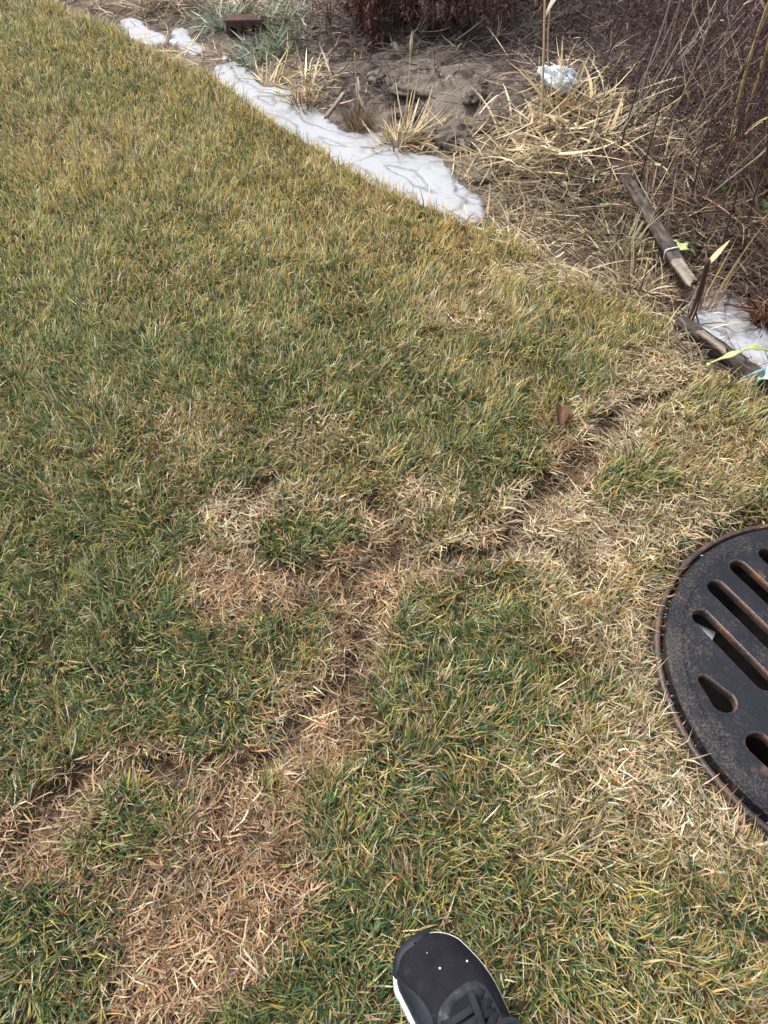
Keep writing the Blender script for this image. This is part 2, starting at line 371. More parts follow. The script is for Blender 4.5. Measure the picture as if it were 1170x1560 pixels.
# ------------------------------------------------------------------ shoe placement is needed by the lawn (no blades through it)
TOE = np.array(unp(626, 1437, .035)); HEELDIR = np.array(unp(716, 1566, .055)) - np.array(unp(655, 1476, .045))
HEELDIR /= np.linalg.norm(HEELDIR); SHOE_L = .292
def shoe_half(s):   # half widths left, right along the shoe 0..1
    K = [(0, .0), (.015, .45), (.05, .70), (.12, .88), (.22, .98), (.32, 1.0), (.45, .92), (.6, .80), (.8, .74), (.92, .62), (.97, .45), (1, .0)]
    v = np.interp(s, [k[0] for k in K], [k[1] for k in K]); f = np.clip(np.asarray(s, float) / .16, 0, 1); h = np.clip((1 - np.asarray(s, float)) / .12, 0, 1)
    v = np.where(f < 1, .925 * np.sqrt(1 - (1 - f) ** 2.0), v); v = np.where(h < 1, .69 * np.sqrt(1 - (1 - h) ** 2.0), v)
    return v * .0535
def in_shoe(x, y, m=0.0):
    rx = x - TOE[0]; ry = y - TOE[1]; s = (rx * HEELDIR[0] + ry * HEELDIR[1]) / SHOE_L; l = rx * -HEELDIR[1] + ry * HEELDIR[0]
    return (s > -.02) & (s < 1.02) & (np.abs(l) < shoe_half(np.clip(s, 0, 1)) + m)

# ------------------------------------------------------------------ lawn
GRN = [(.042, .110, .040), (.068, .152, .042), (.110, .205, .058), (.058, .145, .085), (.16, .235, .075), (.085, .17, .085)]
YGR = [(.38, .38, .10), (.46, .41, .13), (.30, .32, .09)]
GLD = [(.53, .395, .13), (.59, .455, .19), (.52, .32, .09), (.48, .37, .14)]
PAL = [(.64, .52, .32), (.72, .62, .44), (.56, .43, .25), (.60, .50, .34)]
RED = [(.35, .205, .10), (.44, .265, .135), (.235, .135, .075), (.49, .32, .18), (.54, .41, .26)]
DRK = [(.10, .065, .04), (.16, .10, .06), (.07, .045, .03)]
def make_lawn():
    def tufts(n, x0, x1, y0, y1):
        return rng.uniform(x0, x1, n), rng.uniform(y0, y1, n)
    tx, ty = tufts(345000, -2.5, 1.75, -.25, 4.6)
    sd_ = edge_sd(tx, ty); ed = sd_ + .03 * (fbm(tx, ty, 55, 3, 12) - .5)
    keep = ed < .0
    tx, ty = tx[keep], ty[keep]
    px, py, dep = proj(tx, ty, 0 * tx)
    infr = (px > -50) & (px < 1220) & (py > -40) & (py < 1610)
    bare = bare_field(tx, ty); dead, pale = dead_field(tx, ty)
    p = np.clip(1.42 - .36 * dep, .34, 1.0) * np.where(infr, 1.0, np.where(np.abs(tx) < dep * .52 + .45, .50, .14))
    p = p * (1 - .98 * sstep(.12, .5, bare)) * (1 - .62 * sstep(.3, .8, dead) * (1 - .35 * pale))
    rr = np.hypot(tx - LID_C[0], ty - LID_C[1]); upper = sstep(0, .12, ty - LID_C[1] - .05); p = np.where(rr < LID_R + .020 - .012 * upper, 0, p)
    p = np.where(in_shoe(tx, ty, .002), 0, p)
    k = rng.random(len(tx)) < p
    tx, ty, dep, bare, dead, pale = tx[k], ty[k], dep[k], bare[k], dead[k], pale[k]
    nb = rng.integers(3, 7, len(tx)); ti = np.repeat(np.arange(len(tx)), nb); n = len(ti)
    off = rng.normal(0, .0055, (n, 2)); x = tx[ti] + off[:, 0]; y = ty[ti] + off[:, 1]
    dead_, bare_, pale_, dep_ = dead[ti], bare[ti], pale[ti], dep[ti]
    g = greenness(tx, ty) + .13 + .16 * sstep(1.0, 1.8, dep) - .20 * sstep(-.30, -.03, edge_sd(tx, ty)) + .55 * (fbm(tx, ty, 59, 2, 5) - .5) + .55 * (fbm(tx, ty, 61, 3, 14) - .5) + .35 * (fbm(tx, ty, 67, 2, 45) - .5)
    g = np.clip(g, .05, .97) * (1 - .90 * dead)
    gg = g[ti] + .10 * rng.standard_normal(n)
    u = rng.random(n); z = height(x, y)
    # kinds: 0 green 1 yellow green 2 golden 3 pale 4 red-brown 5 dark
    wG = gg * 1.0; rest = np.clip(1 - gg, .02, 1); far = sstep(1.2, 2.4, dep_)
    w = np.stack([wG, .10 + .16 * gg * (.5 + far), rest * (.62 + .22 * far) * (1 - .75 * dead_), rest * (.50 - .12 * far + .5 * dead_ * pale_), rest * (.12 + 1.05 * dead_ * (1 - .6 * pale_)), .04 + .30 * bare_ + .05 * dead_], 1)
    w = np.clip(w, 0, None); cw = np.cumsum(w, 1); cw /= cw[:, -1:]; kind = (u[:, None] > cw).sum(1)
    cb = np.zeros((n, 3)); ct = np.zeros((n, 3))
    for i, pal in enumerate((GRN, YGR, GLD, PAL, RED, DRK)):
        m = kind == i; cb[m] = pick(pal, m.sum()); ct[m] = cb[m] * (1 + .12 * rng.standard_normal((m.sum(), 1)))
    m = (kind == 0) & (rng.random(n) < .30 + .22 * far); ct[m] = pick(GLD + PAL, m.sum())            # dried tips
    m = (kind >= 1) & (kind <= 3) & (rng.random(n) < .35); cb[m] = cb[m] * .55 + .45 * pick(GRN + DRK, m.sum())
    cb *= (.62 + .12 * far)[:, None]; ct *= (1.10 + .30 * far)[:, None]; m = (rng.random(n) < .05) & (kind < 4); ct[m] = pick(PAL + GLD, m.sum()) * 1.12; cb[m] = ct[m] * .7  # shade between blades painted into darker bases; tips brightened, most on the far lawn
    # clump-level brightness
    cl = (.70 + .45 * vnoise(x * 55, y * 55, 77) + .15 * vnoise(x * 18, y * 18, 79))[:, None]; cb *= cl; ct *= cl
    flow = 2 * math.pi * 1.9 * fbm(x, y, 81, 2, 8)
    out = np.arctan2(off[:, 1], off[:, 0])
    az = np.where(rng.random(n) < .55, flow + .5 * rng.standard_normal(n), out + .8 * rng.standard_normal(n))
    # laid grass on both sides of a run leans over it
    lean = np.abs(rng.normal(.62, .32, n)); lean = lean - .22 * far; lean = np.where(dead_ > .45, np.clip(rng.normal(1.12, .3, n), .3, 1.5), lean)
    lean = np.clip(lean, .05, 1.5); curl = rng.normal(.42, .38, n)
    L = np.clip(rng.normal(.030, .010, n), .011, .062) * (1 - .35 * bare_) * (.92 + .3 * fbm(x, y, 83, 2, 9))
    edge_b = 1 + .35 * sstep(-.10, 0, edge_sd(x, y)); L = L * edge_b * (1 - .45 * sstep(.02, .3, bare_))
    wd = np.clip(rng.normal(.0018, .0006, n), .0008, .0045) * (1 + .25 * far)
    tw = rng.normal(0, .55, n)
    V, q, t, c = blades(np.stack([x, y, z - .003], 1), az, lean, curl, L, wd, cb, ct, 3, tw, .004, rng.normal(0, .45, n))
    me = np_mesh('lawn_grass', V, t, q, c); o = link('lawn_grass', me, M['grass'])
    tag(o, 'short patchy lawn of green and straw coloured grass blades', 'grass', None, 'stuff')
    print('lawn blades', n)
    # flat thatch lying between the blades and thick in the dead patches
    x, y = tufts(330000, -2.3, 1.7, -.2, 4.5); d, pl = dead_field(x, y); b = bare_field(x, y); px, py, dep = proj(x, y, 0 * x)
    infr = (px > -40) & (px < 1210) & (py > -30) & (py < 1600)
    p = (.16 + .84 * d) * (1 - .15 * b) * np.where(infr, 1, .3) * np.clip(1.45 - .3 * dep, .35, 1)
    xd, yd = tufts(230000, -1.2, 1.3, .1, 2.0); dd_, pd = dead_field(xd, yd); bd = bare_field(xd, yd); kd = rng.random(len(xd)) < .9 * dd_ ** 1.5 * (1 - .6 * bd)
    x = np.r_[x, xd[kd]]; y = np.r_[y, yd[kd]]; d = np.r_[d, dd_[kd]]; pl = np.r_[pl, pd[kd]]; b = np.r_[b, bd[kd]]; p = np.r_[p * .6, np.ones(kd.sum())]
    k = (rng.random(len(x)) < p) & (edge_sd(x, y) < .01) & (np.hypot(x - LID_C[0], y - LID_C[1]) > LID_R + .03) & ~in_shoe(x, y, .006)
    x, y, d, pl, b = x[k], y[k], d[k], pl[k], b[k]; n = len(x); z = height(x, y)
    kk = rng.random(n); c = pick(RED, n, [3, 3, 2, 2.4, 1.2]); m = kk < .20 + .45 * pl; c[m] = pick(PAL, m.sum()); m = kk > .86; c[m] = pick(DRK, m.sum()); m = (kk > .76) & (kk < .82) & (d < .8); c[m] = pick(GRN, m.sum())
    c *= (.42 + .75 * vnoise(x * 30, y * 30, 78))[:, None] * (1 - .30 * b)[:, None]
    V, q, t, cc = blades(np.stack([x, y, z + rng.uniform(.001, .013, n)], 1), rng.uniform(0, 6.283, n), rng.normal(1.42, .14, n), rng.normal(.1, .3, n),
                         np.clip(rng.normal(.027, .012, n), .008, .07), np.clip(rng.normal(.0018, .0006, n), .0008, .004), c, c * .95, 2, rng.normal(0, .5, n), -.001, rng.normal(0, .8, n))
    # fine dark fibres carpeting the worn trails
    x, y = tufts(420000, -1.2, 1.3, .1, 1.9); b = bare_field(x, y); d, pl = dead_field(x, y)
    k = (rng.random(len(x)) < np.maximum(.9 * b, .30 * d)) & (np.hypot(x - LID_C[0], y - LID_C[1]) > LID_R + .03) & ~in_shoe(x, y, .006); x, y, pl = x[k], y[k], pl[k]; n = len(x)
    c2 = pick([(.24, .15, .085), (.17, .10, .06), (.32, .21, .12), (.11, .07, .045), (.42, .31, .19)], n, [3, 3, 2.4, 2, 1.2]) * (.5 + .7 * vnoise(x * 40, y * 40, 178))[:, None]
    V2, q2, t2, cc2 = blades(np.stack([x, y, height(x, y) + rng.uniform(.0, .005, n)], 1), rng.uniform(0, 6.283, n), rng.normal(1.45, .15, n), rng.normal(.1, .3, n),
                             np.clip(rng.normal(.017, .008, n), .006, .05), np.clip(rng.normal(.0012, .0004, n), .0006, .0024), c2, c2, 2, rng.normal(0, .5, n), -.001, rng.normal(0, .9, n))
    m0 = len(V); V = np.vstack([V, V2]); q = np.vstack([q, q2 + m0]); t = np.vstack([t, t2 + m0]); cc = np.vstack([cc, cc2])
    me = np_mesh('dead_thatch', V, t, q, cc); o = link('dead_thatch', me, M['straw'])
    tag(o, 'flattened brown dead grass lying in the worn trails of the lawn', 'thatch', None, 'stuff'); print('thatch', n)
make_lawn()

# ------------------------------------------------------------------ drain: frame, cover, basin
def make_drain():
    cx, cy = LID_C; zl = .004; K = LID_S
    th = R(-61); d = np.array([math.cos(th), math.sin(th)]); nrm = np.array([-d[1], d[0]])
    nrm = np.array([.875, .485])
    def slot(off, t0, t1, w0, w1, grow, seg=9):
        """stadium / teardrop outline, w0 w1 end radii"""
        pts = []
        for (t, w, s) in ((t0, w0 + grow, -1), (t1, w1 + grow, 1)):
            for k in range(seg):
                a = math.pi * k / (seg - 1) - math.pi / 2
                pts.append(d * (t + s * w * math.cos(a)) + nrm * (off + s * w * math.sin(a)) if s == 1 else d * (t - w * math.cos(a)) + nrm * (off - w * math.sin(a)))
        return np.array(pts) * K
    Rm = .283; slots = []
    for off in (-.157, -.087, -.017, .053, .123, .193):
        te = math.sqrt(Rm ** 2 - off ** 2)
        slots.append((off, -te + .016, -.063 - .016, .0155, .0155)); slots.append((off, -.020 + .016, te - .016, .0155, .0155))
    slots += [(-.242, -.128, -.086, .009, .019), (-.248, -.006, .060, .019, .010), (.258, -.09, -.075, .009, .015), (.258, .0, .06, .015, .009)]
    rings = [(.3254, -.030), (.3254, -.006), (.3205, -.0005), (.302, .0), (.294, -.0016)]     # outer skirt, chamfer, raised rim, step in
    nseg = 120; V = []; F = []
    for r, z in rings:
        for k in range(nseg): a = 2 * math.pi * k / nseg; V.append((r * K * math.cos(a), r * K * math.sin(a), z))
    for i in range(len(rings) - 1):
        for k in range(nseg): F.append((i * nseg + k, i * nseg + (k + 1) % nseg, (i + 1) * nseg + (k + 1) % nseg, (i + 1) * nseg + k))
    zt = -.0016; base = (len(rings) - 1) * nseg
    loops = []; verts2 = [Vector((V[base + k][0], V[base + k][1])) for k in range(nseg)]; edges = [(k, (k + 1) % nseg) for k in range(nseg)]
    for s in slots:
        o3 = slot(*s, .0035); n0 = len(verts2); verts2 += [Vector(p) for p in o3]; m = len(o3); edges += [(n0 + k, n0 + (k + 1) % m) for k in range(m)]; loops.append(o3)
    # a few loose points so the plate shades evenly
    vo, eo, fo, *_ = geometry.delaunay_2d_cdt(verts2, edges, [], 0, 1e-6)
    P2 = np.array([tuple(v) for v in vo]); b0 = len(V); V += [(p[0], p[1], zt) for p in P2]
    for f in fo:
        c = P2[list(f)].mean(0)
        if np.hypot(*c) > .2942 * K: continue
        if any(inside(np.array([c[0]]), np.array([c[1]]), L)[0] for L in loops): continue
        F.append(tuple(b0 + i for i in f))
    nplate = len(F)
    for s in slots:
        lo = [(slot(*s, .0035), zt), (slot(*s, .0012), zt - .0016), (slot(*s, .0), zt - .005), (slot(*s, .001), -.017)]
        b1 = len(V); m = len(lo[0][0])
        for L, z in lo: V += [(p[0], p[1], z) for p in L]
        for i in range(3):
            for k in range(m): F.append((b1 + i * m + k, b1 + (i + 1) * m + k, b1 + (i + 1) * m + (k + 1) % m, b1 + i * m + (k + 1) % m))
    me = bpy.data.meshes.new('drain_cover'); me.from_pydata([tuple(v) for v in V], [], F); me.update(); me.materials.append(M['iron']); me.materials.append(M['iron_rust'])
    me.polygons.foreach_set('material_index', [0] * nplate + [1] * (len(F) - nplate))
    bm = bmesh.new(); bm.from_mesh(me); bmesh.ops.remove_doubles(bm, verts=bm.verts, dist=1e-5); bmesh.ops.recalc_face_normals(bm, faces=bm.faces)
    up = sum(f.normal.z for f in bm.faces if abs(f.normal.z) > .9)
    if up < 0: bmesh.ops.reverse_faces(bm, faces=bm.faces)
    bm.to_mesh(me); bm.free()
    o = link('drain_cover', me, M['iron']); o.location = (cx, cy, zl + .006); o.rotation_euler = (R(-.6), R(.5), 0)
    tag(o, 'round dark cast iron grate cover with long parallel slots', 'drain cover')
    # frame: lathe profile
    prof = [(.300, -.10), (.300, -.030), (.3315, -.030), (.3315, -.004), (.333, -.002), (.340, -.002), (.342, -.006), (.344, -.03), (.40, -.034), (.40, -.05), (.34, -.05), (.33, -.10)]
    mb = MB(); n = 96; m = len(prof)
    Vv = []
    for k in range(n):
        a = 2 * math.pi * k / n
        for r, z in prof: Vv.append((r * K * math.cos(a), r * K * math.sin(a), z + .0012 * math.sin(3 * a + 1)))
    q = [(k * m + i, ((k + 1) % n) * m + i, ((k + 1) % n) * m + (i + 1) % m, k * m + (i + 1) % m) for k in range(n) for i in range(m)]
    mb.add(Vv, q, np.zeros((0, 3)), (.1, .1, .1)); fr = mb.build('drain_ring', M['iron_rust'], None, False); fr.location = (cx, cy, zl - .003)
    tag(fr, 'rusty iron ring seated around the round grate', 'drain frame')
    for a0, wd in ((R(189), .07), (R(163), .09)):      # broken lugs of the frame on the lawn side
        mb = MB(); Vv = []
        for i in range(6):
            a = a0 + (i - 2.5) / 5 * wd / .35
            for r, z in ((.349, -.006), (.349, -.03), (.367 + .004 * math.sin(i * 2.1), -.03), (.365 + .005 * math.cos(i * 1.7), -.012)): Vv.append((r * K * math.cos(a), r * K * math.sin(a), z))
        q = [(i * 4 + k, (i + 1) * 4 + k, (i + 1) * 4 + (k + 1) % 4, i * 4 + (k + 1) % 4) for i in range(5) for k in range(4)] + [(3, 2, 1, 0), (20, 21, 22, 23)]
        mb.add(Vv, q, np.zeros((0, 3)), (.1, .1, .1)); mb.build('lug', M['iron_rust'], fr, False)
    mb = MB(); Vv = []; n = 64
    prof = [(.296, -.09), (.296, -.85), (.0, -.85), (.0, -.88), (.345, -.88), (.345, -.09)]; m = len(prof)
    for k in range(n):
        a = 2 * math.pi * k / n
        for r, z in prof: Vv.append((r * K * math.cos(a), r * K * math.sin(a), z))
    q = [(k * m + i, ((k + 1) % n) * m + i, ((k + 1) % n) * m + (i + 1) % m, k * m + (i + 1) % m) for k in range(n) for i in range(m)]
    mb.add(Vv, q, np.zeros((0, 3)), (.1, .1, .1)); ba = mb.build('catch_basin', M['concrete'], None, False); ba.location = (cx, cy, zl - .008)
    tag(ba, 'dark concrete basin below the slotted iron grate', 'basin')
    # pale pipe stub poking into the basin, seen through a slot
    p0 = np.array(unp(1064, 948, -.055)); p1 = np.array(unp(1084, 975, -.055)); mb = MB()
    out = np.array([p0[0] - cx, p0[1] - cy, 0]); out /= np.linalg.norm(out)
    B = np.array([*p1, -.062]); A = B + out * .13
    mb.tube(np.array([A, A + (B - A) * .5, B]), .020, (.7, .7, .7), 18); pp = mb.build('drain_pipe', M['pipe'], None, True)
    tag(pp, 'pale plastic pipe end inside the basin showing through a grate slot', 'pipe')
make_drain()

# ------------------------------------------------------------------ shoe
def make_shoe():
    ax = np.array([HEELDIR[0], HEELDIR[1], 0]); sid = np.array([-HEELDIR[1], HEELDIR[0], 0])     # sid: towards the lawn's right-hand side or left, see sign below
    base = np.array([TOE[0], TOE[1], 0.006])
    def W(s, l, z): return base + ax * (s * SHOE_L) + sid * l + np.array([0, 0, z])
    def curve(K, s): return float(np.interp(s, [k[0] for k in K], [k[1] for k in K]))
    HU = [(0, .030), (.03, .044), (.08, .053), (.16, .059), (.25, .066), (.35, .077), (.5, .098), (.6, .108), (.75, .098), (.9, .104), (1, .112)]
    skew = lambda s: .006 * math.sin(min(1, s * 2.2) * math.pi)
    def toe_spring(s): return .012 * max(0, 1 - s / .22) ** 2
    root = empty('shoe', (TOE[0] + ax[0] * .14, TOE[1] + ax[1] * .14, .006))
    root_l = np.array(root.location)
    black = None
    m, t, b = new_mat('black_knit'); tc = N(t, 'ShaderNodeTexCoord')
    wv = N(t, 'ShaderNodeTexWave', Scale=150.0, Distortion=5.0, Detail=3.0); wv.bands_direction = 'DIAGONAL'; t.links.new(tc.outputs['Object'], wv.inputs['Vector'])
    no = N(t, 'ShaderNodeTexNoise', Scale=46.0, Detail=9.0, Roughness=.78); t.links.new(tc.outputs['Object'], no.inputs['Vector'])
    r1 = ramp(t, no.outputs[0], [(.35, (.004, .004, .007)), (.6, (.010, .010, .015)), (.80, (.045, .045, .053))]); 
    mx = N(t, 'ShaderNodeMix', data_type='RGBA'); mx.blend_type = 'MULTIPLY'; mx.inputs[0].default_value = .28; t.links.new(r1.outputs[0], mx.inputs[6])
    r2 = ramp(t, wv.outputs[0], [(.2, (.5, .5, .5)), (.8, (1.2, 1.2, 1.2))]); t.links.new(r2.outputs[0], mx.inputs[7]); t.links.new(mx.outputs[2], b.inputs['Base Color'])
    b.inputs['Roughness'].default_value = .85; b.inputs['Specular IOR Level'].default_value = .25
    bp = N(t, 'ShaderNodeBump', Strength=.35, Distance=.0008); t.links.new(wv.outputs[0], bp.inputs['Height']); t.links.new(bp.outputs[0], b.inputs['Normal']); M['knit'] = m
    M['sole'] = noise_mat('white_foam_sole', [(.3, (.70, .71, .72)), (.7, (.83, .83, .83))], 20, 5, .55, .35, .1)
    M['overlay'] = noise_mat('smooth_black_overlay', [(.4, (.010, .013, .019)), (.62, (.018, .022, .030)), (.80, (.10, .105, .115))], 26, 8, .42, .4, .15, 200, .0006)
    M['lace'] = noise_mat('charcoal_lace', [(.35, (.007, .009, .013)), (.7, (.022, .025, .032))], 60, 5, .8, .25, .5, 900, .0006)
    M['eyestay'] = noise_mat('grey_felt_trim', [(.35, (.010, .012, .016)), (.6, (.035, .038, .045)), (.75, (.10, .105, .115))], 50, 6, .85, .25, .5, 300, .001)
    sg = -1 if (sid[0] > 0) else 1      # the shoe side facing the lawn's left
    # --- soles
    def loft(rows, closed_ends=True):
        n = len(rows[0]); V = np.array(rows).reshape(-1, 3); q = [(i * n + k, i * n + k + 1, (i + 1) * n + k + 1, (i + 1) * n + k) for i in range(len(rows) - 1) for k in range(n - 1)]
        return V, q
    SS = np.concatenate([.17 * (1 - np.cos(np.linspace(0, math.pi / 2, 16))), np.linspace(.19, .87, 30), 1 - .12 * (1 - np.cos(np.linspace(math.pi / 2, 0, 12)))])
    def hw(s):
        return float(shoe_half(s)) if s < .13 or s > .9 else float(np.mean([shoe_half(s + e) for e in (-.03, -.015, 0, .015, .03)]))
    def ring_sole(s, grow, z0, z1, sh=0):
        w_ = hw(s) + grow * (.55 if 0 < s < 1 else 0); sp = toe_spring(s); k = skew(s) + grow * .40 * sg
        return [W(s, k - w_ + .003, z0 + sp), W(s, k - w_ - .001, z0 + .004 + sp), W(s, k - w_ + .0015, (z0 + z1) / 2 + sp), W(s, k - w_ - .0005, z1 - .003 + sp), W(s, k - w_ + .003, z1 + sp),
                W(s, k + w_ - .003, z1 + sp), W(s, k + w_ + .0005, z1 - .003 + sp), W(s, k + w_ - .0015, (z0 + z1) / 2 + sp), W(s, k + w_ + .001, z0 + .004 + sp), W(s, k + w_ - .003, z0 + sp), W(s, k - w_ + .003, z0 + sp)]
    def add_part(name, V, q, mat, tris=()):
        mb = MB(); mb.add(V, q, np.array(tris).reshape(-1, 3) if len(tris) else np.zeros((0, 3)), (.5, .5, .5)); mb.V[0] = mb.V[0] - root_l
        return mb.build(name, mat, root, True)
    V, q = loft([ring_sole(s, .0045, .006, .031) for s in SS]); add_part('midsole', V, q, M['sole'])
    V, q = loft([ring_sole(s, .001, .0, .0075) for s in SS]); add_part('outsole', V, q, M['overlay'])
    # --- upper
    NA = 33
    def upper_row(s):
        w_ = hw(s); h = curve(HU, s); sp = toe_spring(s); k = skew(s); row = []
        op = float(sstep(.50, .60, np.array(s))) * (1 - float(sstep(.955, .985, np.array(s))))
        for i in range(NA):
            a = math.pi * (i / (NA - 1)); cx_ = -math.cos(a); sn = math.sin(a)
            e = .62 + .25 * s
            lx = math.copysign(abs(cx_) ** e, cx_) * w_ * (1.0 - .10 * sn); z = .026 + (h - .026) * sn ** .8
            if op > 0:   # open collar: the crown folds down into the shoe
                u = abs(cx_)
                rim = .62
                if u < rim:
                    zz = .034 + (h - .034) * (u / rim) ** 3.0; z = z * (1 - op) + zz * op
            row.append(W(s, k + lx, z + sp))
        return row
    V, q = loft([upper_row(s) for s in SS]); add_part('upper', V, q, M['knit'])
    def surf(s, v, lift=0.0):       # v in -1..1 across
        row = np.array(upper_row(s)) if s < .5 else np.array(upper_row(min(s, .5))) + ax * (s - .5) * SHOE_L + np.array([0, 0, (s - .5) * .06])
        f = (v * .5 + .5) * (NA - 1); i = int(min(NA - 2, f)); p = row[i] * (1 - (f - i)) + row[i + 1] * (f - i)
        c = W(s, skew(s), .02); nn = p - c; nn /= np.linalg.norm(nn) + 1e-9; nn = nn * .5 + np.array([0, 0, .5]); nn /= np.linalg.norm(nn)
        return p + nn * lift
    # overlay wrapping the toe corner on the left-hand side (negative or positive v chosen so it faces the left of the picture)
    sg = -1 if (sid[0] > 0) else 1
    def patch(name, s_of, v_of, nu, nv, lift, mat):
        V = [surf(s_of(i / nu, j / nv), v_of(i / nu, j / nv), lift) for i in range(nu + 1) for j in range(nv + 1)]
        q = [(i * (nv + 1) + j, i * (nv + 1) + j + 1, (i + 1) * (nv + 1) + j + 1, (i + 1) * (nv + 1) + j) for i in range(nu) for j in range(nv)]
        return add_part(name, V, q, mat)
    patch('toe_overlay', lambda a, b_: .05 + .37 * a, lambda a, b_: sg * (.985 - b_ * (.06 + .52 * math.sin(math.pi * min(1, a * .95 + .05)) ** .8)), 18, 8, .0012, M['overlay'])
    path = [(sv, sg) for sv in .085 * np.linspace(1, .06, 18) ** 2] + [(0, 0)] + [(sv, -sg) for sv in .02 * np.linspace(.12, 1, 7) ** 2]
    V = []
    for i, (sv, e) in enumerate(path):
        w_ = hw(sv); sp = toe_spring(sv); edge = min(1, i / 4, (len(path) - 1 - i) / 3)
        for gr, z in ((.0036, .006), (.0048, .014), (.0042, .024 + .004 * edge), (.0012, .029 + .005 * edge), (-.006, .030 + .008 * edge)):
            p = W(sv, skew(sv) + e * (w_ + gr * .8) + gr * .25 * sg, z + sp) - ax * (gr if sv < .03 else gr * .3); V.append(p)
    q = [(i * 5 + k, i * 5 + k + 1, (i + 1) * 5 + k + 1, (i + 1) * 5 + k) for i in range(len(path) - 1) for k in range(4)]
    add_part('toe_guard', V, q, M['overlay'])
    # tongue
    patch('tongue', lambda a, b_: .33 + .24 * a, lambda a, b_: (b_ - .5) * (.36 + .10 * a), 14, 8, .0025, M['knit'])
    # eyestay: U-shaped band round the lacing
    U = []
    for i in range(33):
        f = i / 32
        if f < .36: s = .52 - (.52 - .335) * (f / .36); v = -.33
        elif f > .64: s = .335 + (.52 - .335) * ((f - .64) / .36); v = .33
        else: a = math.pi * (f - .36) / .28; s = .335 - .065 * math.sin(a); v = -.33 * math.cos(a)
        U.append((s, v))
    V = []; 
    for i, (s, v) in enumerate(U):
        s0, v0 = U[max(0, i - 1)]; s1, v1 = U[min(32, i + 1)]; dx = (s1 - s0) * SHOE_L; dy = (v1 - v0) * .05; L = math.hypot(dx, dy)
        for e in (-1, -.5, .5, 1): V.append(surf(s + e * .0055 * dy / L / SHOE_L * -1, v + e * .0055 * dx / L / .05, .0028 if abs(e) < .9 else .0004))
    q = [(i * 4 + k, i * 4 + k + 1, (i + 1) * 4 + k + 1, (i + 1) * 4 + k) for i in range(32) for k in range(3)]
    add_part('eyestay', V, q, M['eyestay'])
    def lace(pts, w_=.0042, name='lace'):
        pts = [np.array(p) + rng.normal(0, .0012, 3) for p in pts]
        pts = np.array(pts); P = []
        for i in range(len(pts) - 1):
            for f in np.linspace(0, 1, 7)[:-1]: P.append(pts[i] * (1 - f) + pts[i + 1] * f)
        P.append(pts[-1]); P = np.array(P); 
        for _ in range(14): P[1:-1] = (P[:-2] + 2 * P[1:-1] + P[2:]) / 4
        mb = MB(); mb.tube(P - root_l, w_, (.5, .5, .5), 10, .24); return mb.build(name, M['lace'], root, True)
    for i in range(4):
        s = .315 + .048 * i
        for e in (1, -1):
            lace([surf(s, -.34 * e, .003), surf(s + .010, -.17 * e, .006 + .0012 * (e + 1)), surf(s + .026, .06 * e, .0075 + .0012 * (e + 1)), surf(s + .044, .34 * e, .003)])
    kn = surf(.47, .0, .012)
    lace([kn, kn + sid * .02 * -sg + ax * -.012 + [0, 0, .006], kn + sid * .045 * -sg + ax * .004 + [0, 0, -.004], kn + sid * .03 * -sg + ax * .018 + [0, 0, .0], kn + ax * .004])
    lace([kn, kn + sid * .02 * sg + ax * -.018 + [0, 0, .007], kn + sid * .048 * sg + ax * -.012 + [0, 0, -.006], kn + sid * .034 * sg + ax * .012 + [0, 0, -.001], kn + ax * .004])
    lace([kn, kn + sid * .012 + ax * -.03 + [0, 0, -.004], kn + sid * .02 + ax * -.052 + [0, 0, -.018]])
    # white flecks stuck to the knit
    for s, v, r_ in ((.155, sg * -.02, .0014), (.20, sg * -.42, .0013), (.43, sg * .36, .003), (.08, -.02 * sg, .0006)):
        p = surf(s, v, .0012); mb = MB(); mb.tube(np.array([p - [0, 0, .0012], p, p + [0, 0, .0007]]) - root_l, np.array([r_, r_, r_ * .6]), (.8, .8, .8), 8); mb.build('fleck', M['sole'], root)
    tag(root, 'black knit running shoe with white sole and charcoal laces on the lawn', 'shoe')
make_shoe()

